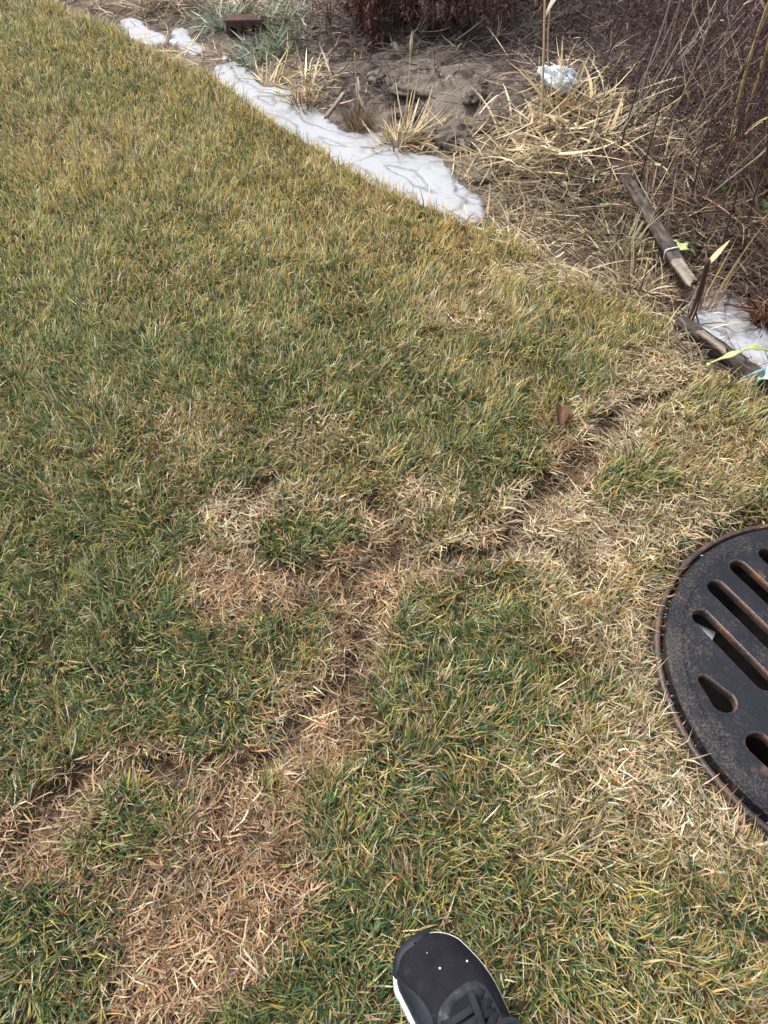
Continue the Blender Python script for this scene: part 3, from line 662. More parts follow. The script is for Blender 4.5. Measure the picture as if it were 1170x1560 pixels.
# ------------------------------------------------------------------ ice
def ice_sheet(name, poly_px, zt, thick, label, step=.007, lines=True, grain=.0, cat='ice', sub=.0):
    P = gpts(poly_px, zt); x0, y0 = P.min(0); x1, y1 = P.max(0)
    # ragged outline
    Q = []
    for i in range(len(P)):
        a, b = P[i], P[(i + 1) % len(P)]; n = max(2, int(np.hypot(*(b - a)) / .011))
        for k in range(n):
            p = a + (b - a) * k / n; nr = np.array([-(b - a)[1], (b - a)[0]]); nr /= np.linalg.norm(nr)
            Q.append(p + nr * (.022 * (fbm(p[0], p[1], 101, 4, 34) - .5) + .006 * rng.normal(0, .5)))
    Q = np.array(Q)
    gx, gy = np.meshgrid(np.arange(x0, x1, step), np.arange(y0, y1, step)); gx = gx.ravel() + rng.uniform(-.3, .3, gx.size) * step; gy = gy.ravel() + rng.uniform(-.3, .3, gy.size) * step
    k = inside(gx, gy, Q); gx, gy = gx[k], gy[k]; d, _, _ = polydist(gx, gy, Q, True); k = d > step * .6; gx, gy = gx[k], gy[k]
    vv = [Vector(p) for p in Q] + [Vector((a, b)) for a, b in zip(gx, gy)]; n = len(Q)
    vo, eo, fo, *_ = geometry.delaunay_2d_cdt(vv, [(i, (i + 1) % n) for i in range(n)], [], 1, 1e-7)
    P2 = np.array([tuple(v) for v in vo]); d, _, _ = polydist(P2[:, 0], P2[:, 1], Q, True)
    x, y = P2[:, 0], P2[:, 1]
    f = d * 11.0 + 3.2 * fbm(x, y, 111, 3, 3.6) + .30 * fbm(x, y, 113, 2, 16)          # old water lines
    ph = f * 1.15 - np.floor(f * 1.15); line = np.exp(-((ph - .5) / .055) ** 2) * sstep(.36, .46, fbm(x, y, 117, 2, 5) + .1) if lines else 0 * x
    fine = np.exp(-(((f * 3.3) % 1 - .5) / .10) ** 2) * sstep(.46, .58, fbm(x, y, 119, 2, 6)) * .40 if lines else 0 * x
    z = zt - .004 * (1 - sstep(0, .005, d)) + .003 * (fbm(x, y, 121, 3, 9) - .5) - .003 * line + .0012 * (np.floor(f * 1.15 + .5) % 2) * (1 if lines else 0) + grain * (fbm(x, y, 123, 3, 60) - .5)
    c = np.array([.415, .435, .465]) * (1 - .10 * fbm(x, y, 127, 3, 7))[:, None]
    c = c * (1 - .58 * np.clip(line + fine, 0, 1))[:, None] * (1 - .75 * (1 - sstep(.0, .022, d)) * sstep(.45, .65, fbm(x, y, 129, 3, 34)))[:, None]
    dirt = sstep(.60, .70, fbm(x, y, 141, 4, 30))[:, None] * .5; c = c * (1 - dirt) + np.array([.30, .27, .23]) * dirt
    if grain: c = c * (1 - .35 * sstep(.55, .75, fbm(x, y, 131, 3, 40)))[:, None]
    V = np.column_stack([x, y, z]); m = len(V); Vb = np.column_stack([x, y, np.full(m, zt - thick)])
    T = [f_ for f_ in fo]; tris = np.array([t for t in T if len(t) == 3]); a, b, c_ = P2[tris[:, 0]], P2[tris[:, 1]], P2[tris[:, 2]]
    cr = (b - a)[:, 0] * (c_ - a)[:, 1] - (b - a)[:, 1] * (c_ - a)[:, 0]; tris[cr < 0] = tris[cr < 0][:, ::-1]
    e = {}
    for t in tris:
        for i in range(3):
            u, v = t[i], t[(i + 1) % 3]; e[(u, v)] = 1
    q = [(v, u, u + m, v + m) for (u, v) in e if (v, u) not in e]
    me = np_mesh(name, np.vstack([V, Vb]), tris, q, np.vstack([c, c * .8])); o = link(name, me, M['ice'], None, True); tag(o, label, cat)
    return o
MAIN = [(322, 112), (330, 98), (358, 92), (378, 103), (392, 124), (405, 131), (442, 133), (455, 143), (458, 155), (482, 163), (505, 182), (528, 200), (560, 201), (585, 200), (590, 212), (608, 224), (640, 236), (668, 236), (684, 240), (690, 262), (702, 278), (738, 300), (742, 314),
        (738, 335), (690, 340), (640, 318), (560, 285), (500, 250), (420, 200), (360, 160), (325, 130)]
ice_sheet('ice_sheet', MAIN, -.018, .03, 'long white crackled ice strip frozen along the lawn edge', .007)
SM1 = [(183, 30), (198, 25), (216, 30), (228, 44), (246, 50), (258, 54), (250, 66), (236, 68), (210, 62), (188, 50)]
ice_sheet('ice_sheet', SM1, -.018, .03, 'small white ice patch at the lawn edge beyond the long strip, toward the straw', .008, False)
SM2 = [(262, 44), (278, 40), (288, 46), (290, 56), (305, 66), (312, 76), (300, 83), (282, 78), (268, 66), (256, 62), (262, 54)]
ice_sheet('ice_sheet', SM2, -.018, .03, 'small broken white ice patch littered with straw, nearer the brick', .008, False)
ice_sheet('ice_chip', [(338, 84), (346, 83), (348, 90), (340, 93)], -.012, .02, 'tiny white ice chip just off the tip of the long ice strip', .006, False)
SNOW = [(1045, 448), (1056, 440), (1068, 428), (1078, 420), (1098, 432), (1120, 449), (1142, 462), (1149, 474), (1147, 490), (1175, 504), (1215, 530), (1215, 575), (1170, 566), (1130, 545), (1098, 530), (1070, 500), (1056, 474)]
ice_sheet('ice_sheet', SNOW, -.012, .035, 'rough granular patch of frozen snow behind the broken boards', .006, False, .006)

# ------------------------------------------------------------------ boards
def board(name, px_a, px_b, za, zb, w_, t_, mat, label, notch=0, roll=0.0, seed=0, xoff=0):
    A = np.array([*unp(px_a[0], px_a[1], za), za]); B = np.array([*unp(px_b[0], px_b[1], zb), zb])
    d = B - A; L = np.linalg.norm(d); n = 26; rr = np.random.default_rng(seed); V = []
    for i in range(n + 1):
        f = i / n; s = f * L; ww = w_ * .5 * (1 + .04 * math.sin(s * 23 + seed)); tt = t_ * .5
        for (ey, ez) in ((-1, -1), (-1, .72), (-.86, 1), (-.3, 1.03), (.3, .98), (.86, 1), (1, .72), (1, -1)):
            sx = s
            if i == n: sx = s + notch * rr.normal(0, .012) - (notch * .02 if ey > .2 else 0)
            if i == 0: sx = s + rr.normal(0, .006)
            V.append((sx, ey * ww + rr.normal(0, .0006), ez * tt + rr.normal(0, .0006)))
    m = 8; q = [(i * m + k, i * m + (k + 1) % m, (i + 1) * m + (k + 1) % m, (i + 1) * m + k) for i in range(n) for k in range(m)]
    t = [(0, k + 1, k) for k in range(1, m - 1)] + [(n * m, n * m + k, n * m + k + 1) for k in range(1, m - 1)]
    me = np_mesh(name, V, t, q, np.full((len(V), 3), .3)); bm = bmesh.new(); bm.from_mesh(me); bmesh.ops.recalc_face_normals(bm, faces=bm.faces); bm.to_mesh(me); bm.free()
    o = link(name, me, mat); X = Vector(d / L); Y = Vector((0, 0, 1)).cross(X).normalized(); Z = X.cross(Y)
    o.matrix_world = Matrix.Translation(Vector(A)) @ Matrix((X, Y, Z)).transposed().to_4x4() @ Matrix.Rotation(roll, 4, 'X'); tag(o, label, 'board')
    return o
b1 = board('wooden_board', (932, 236), (1048, 428), .070, .045, .033, .024, M['wood'], 'long dark weathered wooden board running out of the straw, its end snapped', 1, R(12), 3)
b2 = board('wooden_board', (1036, 490), (1240, 636), .004, .012, .031, .028, M['wood'], 'grey weathered board at the lawn corner, frozen snow behind it', 1, R(-8), 5)
b3 = board('wood_splinter', (1068, 507), (1106, 536), .030, .026, .019, .010, M['wood_end'], 'short pale wood splinter lying on the grey corner board', 1, R(-14), 8)
b4 = board('wood_offcut', (1030, 398), (1056, 434), .064, .056, .029, .012, M['wood_end'], 'pale split end piece on the snapped tip of the dark board', 1, R(12), 9)
st = board('wooden_stick', (497, 178), (524, 142), .0, .05, .013, .010, M['wood_end'], 'short pale cut stick leaning beside the tuft at the ice', 0, 0, 11)
# white tie round the board
mb = MB(); bpy.context.view_layer.update(); bl = max(v.co.x for v in b1.data.vertices) * .80
pts = [np.array(b1.matrix_world @ Vector((bl, math.copysign(abs(math.cos(a)) ** .45, math.cos(a)) * .0185, math.copysign(abs(math.sin(a)) ** .45, math.sin(a)) * .0165))) for a in np.linspace(0, 2 * math.pi, 33)]
mb.tube(pts, .0024, (.70, .70, .68), 6, 1, False); tag(mb.build('cable_tie', M['plastic']), 'white tie looped round the dark board near its snapped end', 'tie')

# ------------------------------------------------------------------ brick with holes
def make_brick():
    x, y, z = ground_at(374, 44); L, H, D = .150, .055, .075; root = empty('brick', (x, y, z - .006), R(4))
    me = bpy.data.meshes.new('body'); bm = bmesh.new()
    # front face with three openings: outer box minus cells, built as slabs
    holes = [(-.047, .021), (-.004, .019), (.040, .021)]
    outer = [Vector((-L / 2, 0)), Vector((L / 2, 0)), Vector((L / 2, H)), Vector((-L / 2, H))]; vs_ = list(outer); es = [(0, 1), (1, 2), (2, 3), (3, 0)]; loops = []
    for hx, hw in holes:
        n0 = len(vs_); lp = [(hx - hw * .55, .009), (hx + hw * .55, .009), (hx + hw * .55, .026), (hx + hw * .3, .033), (hx - hw * .3, .033), (hx - hw * .55, .026)]
        vs_ += [Vector(p) for p in lp]; es += [(n0 + k, n0 + (k + 1) % 6) for k in range(6)]; loops.append(np.array(lp))
    vo, eo, fo, *_ = geometry.delaunay_2d_cdt(vs_, es, [], 1, 1e-7); P2 = [tuple(v) for v in vo]
    V = [bm.verts.new((p[0], -D / 2, p[1])) for p in P2]; Vb = [bm.verts.new((p[0], D / 2, p[1])) for p in P2]
    E = {}
    for f in fo:
        c = np.mean([P2[i] for i in f], 0)
        if any(inside(np.array([c[0]]), np.array([c[1]]), lp)[0] for lp in loops): continue
        bm.faces.new([V[i] for i in f]); bm.faces.new([Vb[i] for i in f][::-1])
        for i in range(len(f)): E[(f[i], f[(i + 1) % len(f)])] = 1
    for (a, b) in list(E):
        if (b, a) not in E: bm.faces.new([V[b], V[a], Vb[a], Vb[b]])
    bmesh.ops.recalc_face_normals(bm, faces=bm.faces)
    be = [e for e in bm.edges if len(e.link_faces) == 2 and e.calc_face_angle(0) > .5]; bmesh.ops.bevel(bm, geom=be, offset=.0022, segments=2, affect='EDGES')
    bm.to_mesh(me); bm.free(); link('body', me, M['brick'], root)
    tag(root, 'brown hollow brick with three openings half sunk in the mud', 'brick')
make_brick()

# ------------------------------------------------------------------ clods and pebbles
def clod(name, px, py, rx, ry, rz, mat, label, cat, group=None, seed=0):
    x, y, z = ground_at(px, py); bm = bmesh.new(); bmesh.ops.create_icosphere(bm, subdivisions=4, radius=1); 
    co = np.array([v.co[:] for v in bm.verts]); s = seed * 3.7
    n1 = fbm(co[:, 0] + s + co[:, 2], co[:, 1] - s + .7 * co[:, 2], 201, 4, 1.7); n2 = fbm(co[:, 0] * 2 + s, co[:, 1] * 2 + co[:, 2] * 2.3, 205, 4, 3.0)
    f = .55 + .75 * n1 + .40 * (n2 - .5)
    for v, k in zip(bm.verts, f): v.co = Vector((v.co.x * rx * k, v.co.y * ry * k, v.co.z * rz * k))
    me = bpy.data.meshes.new(name); bm.to_mesh(me); bm.free(); o = link(name, me, mat, None, True); o.location = (x, y, z + rz * .05); o.rotation_euler = (0, 0, seed)
    return tag(o, label, cat, group)
for i, (px, py, a, b_, c_) in enumerate([(700, 172, .085, .07, .05), (668, 162, .05, .045, .03), (752, 170, .055, .05, .04), (722, 146, .05, .04, .03), (742, 192, .045, .05, .03), (640, 128, .12, .08, .028), (690, 205, .06, .05, .03), (745, 232, .06, .05, .03), (618, 175, .05, .04, .025), (742, 268, .06, .04, .02),
                                      (716, 185, .035, .03, .025), (655, 190, .035, .03, .02), (728, 128, .04, .035, .025), (575, 118, .05, .04, .02), (774, 60, .05, .04, .025), (735, 65, .06, .045, .03), (930, 60, .05, .04, .02)]):
    lb = {0: 'largest rounded mud lump in the middle of the clods', 5: 'broad flat slab of dried mud behind the clods', 9: 'flat mud lump beside the tip of the long ice strip', 16: 'low mud lump among the dark stalks'}.get(i)
    clod('mud_clod', px, py, a, b_, c_, M['mud'], lb or 'small grey brown lump of mud among the clods of the bare bed', 'clod', None if lb else 'mud clods on the bare bed', i + 1)
clod('pebble', 1086, 316, .016, .014, .012, M['pebble'], 'small grey pebble in the dark litter behind the long dark board', 'pebble', None, 31)
def foam():
    x, y, z = ground_at(848, 158); bm = bmesh.new(); bmesh.ops.create_icosphere(bm, subdivisions=4, radius=1); co = np.array([v.co[:] for v in bm.verts])
    f = .45 + 1.1 * fbm(co[:, 0] + co[:, 2] + 3, co[:, 1] + co[:, 2] * .5, 301, 3, 1.9) + .45 * (fbm(co[:, 0] * 3 + co[:, 2], co[:, 1] * 3, 303, 3, 4) - .5)
    for v, k in zip(bm.verts, f): v.co = Vector((v.co.x * .066 * k, v.co.y * .048 * k, v.co.z * .036 * k))
    me = bpy.data.meshes.new('snow_lump'); bm.to_mesh(me); bm.free(); m_ = noise_mat('white_crumbs', [(.3, (.46, .51, .54)), (.7, (.62, .66, .68))], 60, 5, .6, .35, .9, 120, .006)
    o = link('snow_lump', me, m_, None, True); o.location = (x, y, z + .045); o.rotation_euler = (0, R(14), 0); tag(o, 'white crumbly lump nested in the pale straw heap', 'lump')
    p = np.array([*unp(871, 149, .08), .08]); mb = MB(); mb.tube(np.array([p, p + [.03, 0, .0], p + [.058, -.008, -.004]]), np.array([.011, .011, .009]), (.72, .15, .06), 10, .8)
    tag(mb.build('plastic_scrap', M['plastic']), 'small orange plastic stub poking out beside the white lump', 'plastic scrap')
foam()

# ------------------------------------------------------------------ plastic bits
def ribbon(name, pxs, w_, col, label, cat, mat=None, roll=None):
    pts = np.array([[*unp(a, b, z), z] for a, b, z in pxs]); P = []
    for i in range(len(pts) - 1):
        for f in np.linspace(0, 1, 7)[:-1]: P.append(pts[i] * (1 - f) + pts[i + 1] * f)
    P.append(pts[-1]); P = np.array(P)
    for _ in range(3): P[1:-1] = (P[:-2] + 2 * P[1:-1] + P[2:]) / 4
    T = np.gradient(P, axis=0); T /= np.linalg.norm(T, axis=1)[:, None]; V = []
    for i, p in enumerate(P):
        s = np.cross(T[i], [0, 0, 1.0]); s /= np.linalg.norm(s) + 1e-9; u = np.cross(s, T[i]); r_ = (roll or 0) + .5 * math.sin(i * .55)
        d = s * math.cos(r_) + u * math.sin(r_); ww = w_ * (.8 + .3 * math.sin(i * .7 + 1)) * .5
        for e, l in ((-1, 0), (-.4, .002), (.3, -.0015), (1, .001)): V.append(p + d * ww * e + u * l)
        for e, l in ((1, -.0006), (.3, -.003), (-.4, .0005), (-1, -.0015)): V.append(p + d * ww * e + u * l)
    m = 8; n = len(P); q = [(i * m + k, i * m + (k + 1) % m, (i + 1) * m + (k + 1) % m, (i + 1) * m + k) for i in range(n - 1) for k in range(m)] + [(0, 1, 6, 7), (1, 2, 5, 6), (2, 3, 4, 5)]
    mb = MB(); mb.add(V, q, np.zeros((0, 3)), col); return tag(mb.build(name, mat or M['plastic']), label, cat)
ribbon('flagging_tape', [(1076, 556, .012), (1100, 545, .035), (1124, 536, .055), (1148, 528, .06), (1166, 532, .05), (1200, 545, .03)], .014, (.50, .55, .20), 'pale yellow green plastic tape draped across the corner board', 'tape')
ribbon('plastic_film', [(1026, 366, .04), (1036, 372, .05), (1046, 378, .05), (1057, 384, .035)], .028, (.50, .60, .24), 'crumpled pale green plastic scrap against the long dark board', 'plastic scrap')
ribbon('plastic_sleeve', [(1154, 580, .02), (1168, 573, .038), (1184, 566, .045), (1200, 562, .03)], .040, (.42, .66, .55), 'crumpled mint green plastic sheet on the corner board', 'plastic sheet')
ribbon('string', [(1128, 578, .012), (1146, 569, .035), (1168, 560, .048), (1200, 548, .04)], .0045, (.16, .42, .52), 'thin turquoise string stretched over the corner board', 'string')

# ------------------------------------------------------------------ leaves
def leaf(name, px, py, zoff, L, w_, az, pitch_, curl, col, label, cat='leaf', group=None, cup=.5):
    x, y, z = ground_at(px, py); nu, nv = 9, 4; V = []
    a = az; T = np.array([math.cos(a), math.sin(a), 0]); S = np.array([-math.sin(a), math.cos(a), 0]); p = np.array([x, y, z + zoff]); ang = pitch_
    for i in range(nu + 1):
        f = i / nu; ww = w_ * .5 * (math.sin(math.pi * min(.98, f * .93 + .05)) ** .8)
        U = np.array([-math.sin(ang) * T[0], -math.sin(ang) * T[1], math.cos(ang)])
        for j in range(nv + 1):
            e = j / nv * 2 - 1; V.append(p + S * ww * e + U * cup * ww * abs(e) ** 1.5)
        p = p + (T * math.cos(ang) + np.array([0, 0, math.sin(ang)])) * L / nu; ang += curl / nu
    q = [(i * (nv + 1) + j, i * (nv + 1) + j + 1, (i + 1) * (nv + 1) + j + 1, (i + 1) * (nv + 1) + j) for i in range(nu) for j in range(nv)]
    mb = MB(); mb.add(V, q, np.zeros((0, 3)), col); return tag(mb.build(name, M['straw']), label, cat, group)
leaf('dead_leaf', 852, 655, .012, .055, .028, R(80), R(40), -1.2, (.13, .06, .04), 'curled dark brown dead leaf standing in the lawn by the worn trail', cup=1.1)
leaf('green_leaf', 1150, 350, .02, .075, .022, R(70), R(48), -.5, (.12, .20, .06), 'bright green upright leaf in the brown weeds behind the board', 'leaf')
leaf('green_leaf', 1146, 378, .02, .08, .03, R(-60), R(30), -.9, (.11, .18, .07), 'dull green drooping leaf below the bright upright one', 'leaf')
leaf('green_leaf', 1088, 306, .02, .05, .03, R(40), R(35), -.6, (.13, .30, .07), 'tiny fresh green leaf beside the grey pebble', 'leaf')
leaf('green_leaf', 1052, 590, .0, .06, .018, R(75), R(40), -.3, (.24, .28, .13), 'pale green blade leaf at the corner of the lawn below the tape', 'leaf')
leaf('dead_leaf', 1015, 60, .05, .09, .035, R(10), R(10), -.8, (.26, .14, .06), 'tan curled dead leaf caught in the leaning stalks', cup=.9)
leaf('dead_leaf', 988, 55, .07, .08, .04, R(60), R(30), -.9, (.10, .055, .05), 'dark maroon dead leaf caught in the leaning stalks', cup=.9)
for i, (px, py) in enumerate([(552, 78), (572, 76), (536, 84), (512, 90), (590, 86)]):
    leaf('dead_leaf', px, py, .03, .06, .032, R(30 + 70 * i), R(25), -1.2, [(.15, .095, .075), (.18, .12, .09), (.12, .075, .065), (.14, .10, .09), (.10, .07, .055)][i], 'shrivelled brown dead leaf at the foot of the red brown weeds', 'leaf', 'shrivelled leaves at the foot of the weeds', 1.0)

# ------------------------------------------------------------------ tufts of dry grass
def tuft(name, px, py, n, L, spread, pal, label, group=None, width=.004, lean=(.1, .7), az=None, azs=9.0, curl=.6, wts=None, cat='grass tuft', nseg=5, jl=.25):
    x, y, z = ground_at(px, py); off = rng.normal(0, spread, (n, 2)); r0 = np.stack([off[:, 0], off[:, 1], np.full(n, -.012)], 1)
    r0[:, 2] += height(x + off[:, 0], y + off[:, 1]) - z
    a = rng.uniform(0, 2 * math.pi, n) if az is None else R(az) + R(azs) * rng.standard_normal(n)
    if az is None: a = np.arctan2(off[:, 1], off[:, 0]) + .6 * rng.standard_normal(n)
    cb = pick(pal, n, wts); V, q, t, c = blades(r0, a, rng.uniform(lean[0], lean[1], n), rng.normal(curl, .45, n), L * np.clip(1 + jl * rng.standard_normal(n), .35, 1.8), width * np.clip(1 + .3 * rng.standard_normal(n), .4, 2), cb * .8, cb, nseg, rng.normal(0, .5, n), .002, rng.normal(0, .4, n))
    me = np_mesh(name, V, t, q, c); o = link(name, me, M['straw']); o.location = (x, y, z); return tag(o, label, cat, group)
BRN = [(.19, .115, .068), (.26, .165, .10), (.13, .085, .06), (.33, .235, .145)]
GOLD = PAL + [(.50, .38, .17), (.44, .31, .14)]
tuft('grass_tuft', 546, 198, 260, .085, .020, BRN + [(.13, .13, .05), (.30, .24, .11)], 'dense round brown green tuft rooted at the ice strip', None, .0022, (.02, .75), curl=.4)
tuft('grass_tuft', 462, 168, 120, .085, .018, BRN + GOLD[:2], 'brown and straw tuft at the ice beside the cut stick', None, .0028, (.02, .8))
tuft('grass_tuft', 466, 148, 34, .15, .02, GOLD, 'loose splayed straw tuft above the ice with long pale blades', None, .007, (.3, 1.15), curl=.4)
tuft('grass_tuft', 604, 222, 130, .10, .022, GOLD + BRN[:2], 'golden tuft with blades splayed over the tip of the ice', None, .0042, (.3, 1.2), curl=.4)
tuft('grass_tuft', 620, 214, 26, .19, .012, GOLD, 'sparse tuft of long straw blades laid toward the mud', None, .006, (.9, 1.35), 12, 55, .15)
tuft('grass_tuft', 408, 128, 26, .17, .018, GOLD, 'pale splayed straw blades lying above the long ice strip', None, .007, (.9, 1.4), 40, 80, .2)
tuft('frosted_tuft', 338, 40, 110, .14, .035, [(.26, .34, .26), (.34, .42, .33), (.20, .28, .17), (.42, .48, .40)], 'frosty grey green grass tuft beside the brown brick', None, .006, (.4, 1.25), curl=.5)
tuft('frosted_tuft', 395, 84, 260, .08, .05, [(.22, .29, .21), (.30, .37, .29), (.17, .22, .12), (.40, .45, .38)], 'low frosty green weed mat in front of the brick', None, .006, (.5, 1.35), curl=.3)
tuft('frosted_tuft', 440, 62, 240, .08, .05, [(.20, .27, .12), (.28, .34, .22), (.17, .22, .10), (.36, .38, .28)], 'low green weed mat between the brick and the dead weeds', None, .005, (.5, 1.35), curl=.3)
tuft('frosted_tuft', 415, 28, 240, .08, .05, [(.20, .27, .14), (.28, .34, .24), (.36, .38, .30)], 'low green weed mat behind the brick', None, .005, (.5, 1.35), curl=.3)
for i, (px, py, n, L, pal, wd, azz) in enumerate([(985, 315, 130, .13, BRN, .003, None), (930, 300, 150, .12, BRN + GOLD[:1], .003, None), (1000, 268, 90, .14, BRN, .003, None), (1120, 330, 110, .18, BRN, .003, None), (1165, 390, 150, .22, BRN, .0035, None),
        (1150, 300, 110, .26, BRN, .003, None), (1080, 360, 120, .12, BRN, .0028, None), (1040, 330, 110, .12, BRN, .0028, None), (1100, 396, 110, .08, BRN + DRK, .0028, None), (1010, 420, 110, .11, BRN + PAL[:1], .0028, None), (1150, 425, 100, .12, BRN + DRK, .003, None), (1010, 460, 90, .1, BRN + GOLD[:2], .0028, None), (965, 372, 110, .11, BRN + GOLD[:2], .003, None), (1200, 300, 110, .3, BRN, .0035, None), (1215, 430, 110, .22, BRN, .0035, None), (1030, 490, 90, .09, BRN + GOLD[:3], .003, None)]):
    tuft('grass_tuft', px, py, n, L, .03, pal, 'brown matted dead grass tuft along the long dark board', 'brown grass tufts along the board', wd, (.2, 1.3), azz)
tuft('grass_tuft', 1190, 492, 70, .17, .022, [(.20, .085, .045), (.28, .13, .07), (.14, .065, .04)], 'red brown tuft leaning over the frozen snow patch', None, .0045, (.7, 1.35), 190, 30, .15)
tuft('grass_tuft', 1066, 486, 14, .20, .010, [(.32, .19, .10), (.40, .27, .15)], 'few thin tan stems rising in front of the frozen snow', None, .0032, (.15, .5), 55, 20, .1)
tuft('grass_tuft', 962, 452, 120, .11, .02, PAL + BRN[:1] + [(.25, .26, .12)], 'bleached tuft at the lawn edge below the straw heap', None, .0032, (.1, 1.0))
tuft('grass_tuft', 945, 395, 90, .15, .014, [(.40, .40, .26), (.50, .45, .29), (.30, .31, .17)], 'upright grey green straw tuft between lawn and long board', None, .0042, (.1, .9))
tuft('grass_tuft', 900, 340, 130, .14, .03, [(.36, .36, .25), (.45, .40, .27), (.28, .22, .13), (.24, .27, .14)], 'grey green matted tuft below the straw heap', None, .0032, (.6, 1.4))
tuft('grass_tuft', 820, 330, 150, .14, .035, [(.36, .33, .24), (.45, .38, .26), (.28, .21, .13)], 'bleached matted grass tuft where the ice strip ends', None, .003, (.6, 1.4))
tuft('grass_tuft', 850, 165, 46, .17, .02, GOLD, 'upright straw tuft behind the white lump', None, .0055, (.05, .6), curl=.5)

# ------------------------------------------------------------------ litter on the bed
def litter(name, spots, label, cat, mat, mult=1.0):
    mb = MB()
    for (px, py, rx, ry, n, L, wd, pal, lift, az, azs) in spots:
        n = int(n * mult); a = rng.normal(px, rx, n); b = rng.normal(py, ry, n); x, y, z = gnd(a, np.maximum(b, -120)); k = (edge_sd(x, y) > .0 if lift >= 0 else edge_sd(x, y) > -.03); x, y, z = x[k], y[k], z[k]; n = len(x)
        if n == 0: continue
        # keep the ice clear
        ic = inside(x, y, gpts(MAIN, -.018)) | inside(x, y, gpts(SNOW, -.012)) | inside(x, y, gpts(SM1, -.018)) | inside(x, y, gpts(SM2, -.018)); kk = ~ic | (rng.random(n) < .03); x, y, z = x[kk], y[kk], z[kk]; n = len(x)
        aa = rng.uniform(0, 6.283, n) if az is None else R(az) + R(azs) * rng.standard_normal(n)
        c = pick(pal, n); mb.add(*blades(np.stack([x, y, z + rng.uniform(.0, 1, n) ** 2 * abs(lift) + .003], 1), aa, rng.normal(1.38, .22, n), rng.normal(.1, .35, n), L * np.clip(1 + .4 * rng.standard_normal(n), .25, 2.2), wd * np.clip(1 + .35 * rng.standard_normal(n), .4, 2.2), c * .9, c, 4, rng.normal(0, .6, n), -abs(lift), rng.normal(0, .7, n)))
    return tag(mb.build(name, mat, None, False), label, cat, None, 'stuff')
PST = PAL + [(.46, .35, .19), (.40, .30, .17)]
litter('straw_litter', [
    (880, 205, 48, 30, 380, .12, .0055, PST, .055, 40, 70), (825, 235, 58, 34, 380, .13, .0048, PST, .045, 30, 70), (925, 215, 34, 24, 150, .13, .007, PST, .05, 60, 70), (780, 230, 40, 40, 240, .13, .0042, PST, .04, 20, 60),
    (850, 290, 70, 40, 700, .11, .0032, [(.36, .31, .21), (.46, .38, .25), (.30, .22, .13), (.32, .32, .2)], .03, None, 0), (760, 300, 50, 30, 360, .10, .003, [(.36, .29, .2), (.46, .38, .25), (.30, .22, .13)], .02, None, 0),
    (900, 370, 60, 40, 600, .10, .003, BRN + PST[:2], .02, None, 0), (690, 240, 40, 30, 120, .12, .004, PST, .02, 20, 50), (640, 225, 40, 20, 90, .11, .005, PST, .02, 0, 40),
    (440, 120, 40, 16, 130, .11, .004, PST, .02, 30, 50), (260, 14, 110, 12, 900, .10, .0035, PST + BRN, .04, None, 0), (240, 80, 30, 12, 190, .09, .0035, PST + GLD, .02, None, 0), (330, 88, 30, 10, 130, .08, .003, PST + BRN, .02, None, 0),
    (60, -8, 60, 8, 260, .10, .004, PST + BRN, .04, None, 0), (480, 145, 30, 16, 100, .09, .004, PST, .02, None, 0), (1000, 330, 60, 60, 420, .12, .003, PST + BRN, .03, None, 0), (1000, 220, 60, 40, 240, .15, .004, PST, .04, 50, 60),
    (1120, 260, 60, 60, 300, .14, .003, PST + BRN, .04, None, 0), (720, 130, 80, 30, 40, .07, .003, PST, .01, None, 0), (880, 110, 60, 30, 160, .12, .004, PST, .04, None, 0), (1010, 440, 40, 40, 360, .09, .003, PST + BRN, .02, None, 0), (800, 355, 60, 16, 300, .09, .003, PST, .02, None, 0),
    (1040, 510, 26, 24, 160, .09, .003, PST + BRN, .02, None, 0), (1150, 600, 40, 30, 220, .07, .003, PST + BRN, .02, None, 0), (430, 55, 70, 30, 240, .06, .003, PST + [(.2, .26, .15)], .01, None, 0)],
    'loose pale straw heaped and strewn over the muddy bed', 'straw', M['straw'], 1.0)
LIT = [(.105, .080, .066), (.062, .048, .043), (.165, .125, .10), (.045, .036, .034), (.24, .185, .14)]; DLT = [(.06, .046, .042), (.085, .064, .056), (.042, .034, .033), (.13, .10, .085)]
litter('stem_litter', [
    (1060, 300, 90, 70, 1500, .09, .003, LIT, .03, None, 0), (1060, 150, 110, 80, 1700, .13, .003, DLT, .06, None, 0), (650, 50, 110, 24, 700, .10, .003, DLT, .03, None, 0), (500, 60, 70, 30, 260, .08, .003, DLT, .015, None, 0),
    (1000, 10, 160, 30, 900, .14, .003, DLT, .08, None, 0), (1250, 120, 60, 100, 500, .14, .003, DLT, .06, None, 0), (850, 60, 90, 50, 900, .12, .003, DLT, .05, None, 0), (1110, 400, 50, 50, 700, .09, .003, LIT, .03, None, 0), (950, 300, 60, 50, 700, .09, .003, LIT + BRN, .03, None, 0), (700, 200, 100, 60, 90, .06, .0025, DLT, .01, None, 0),
    (300, 20, 100, 20, 380, .07, .003, LIT, .02, None, 0), (1180, 330, 60, 100, 700, .14, .0032, LIT, .05, None, 0), (560, 140, 60, 20, 200, .07, .0025, DLT, .01, None, 0), (1120, 560, 50, 40, 260, .07, .003, LIT, .02, None, 0)],
    'dark broken weed stems and brown litter matted on the bed', 'litter', M['stem'], 3.2)

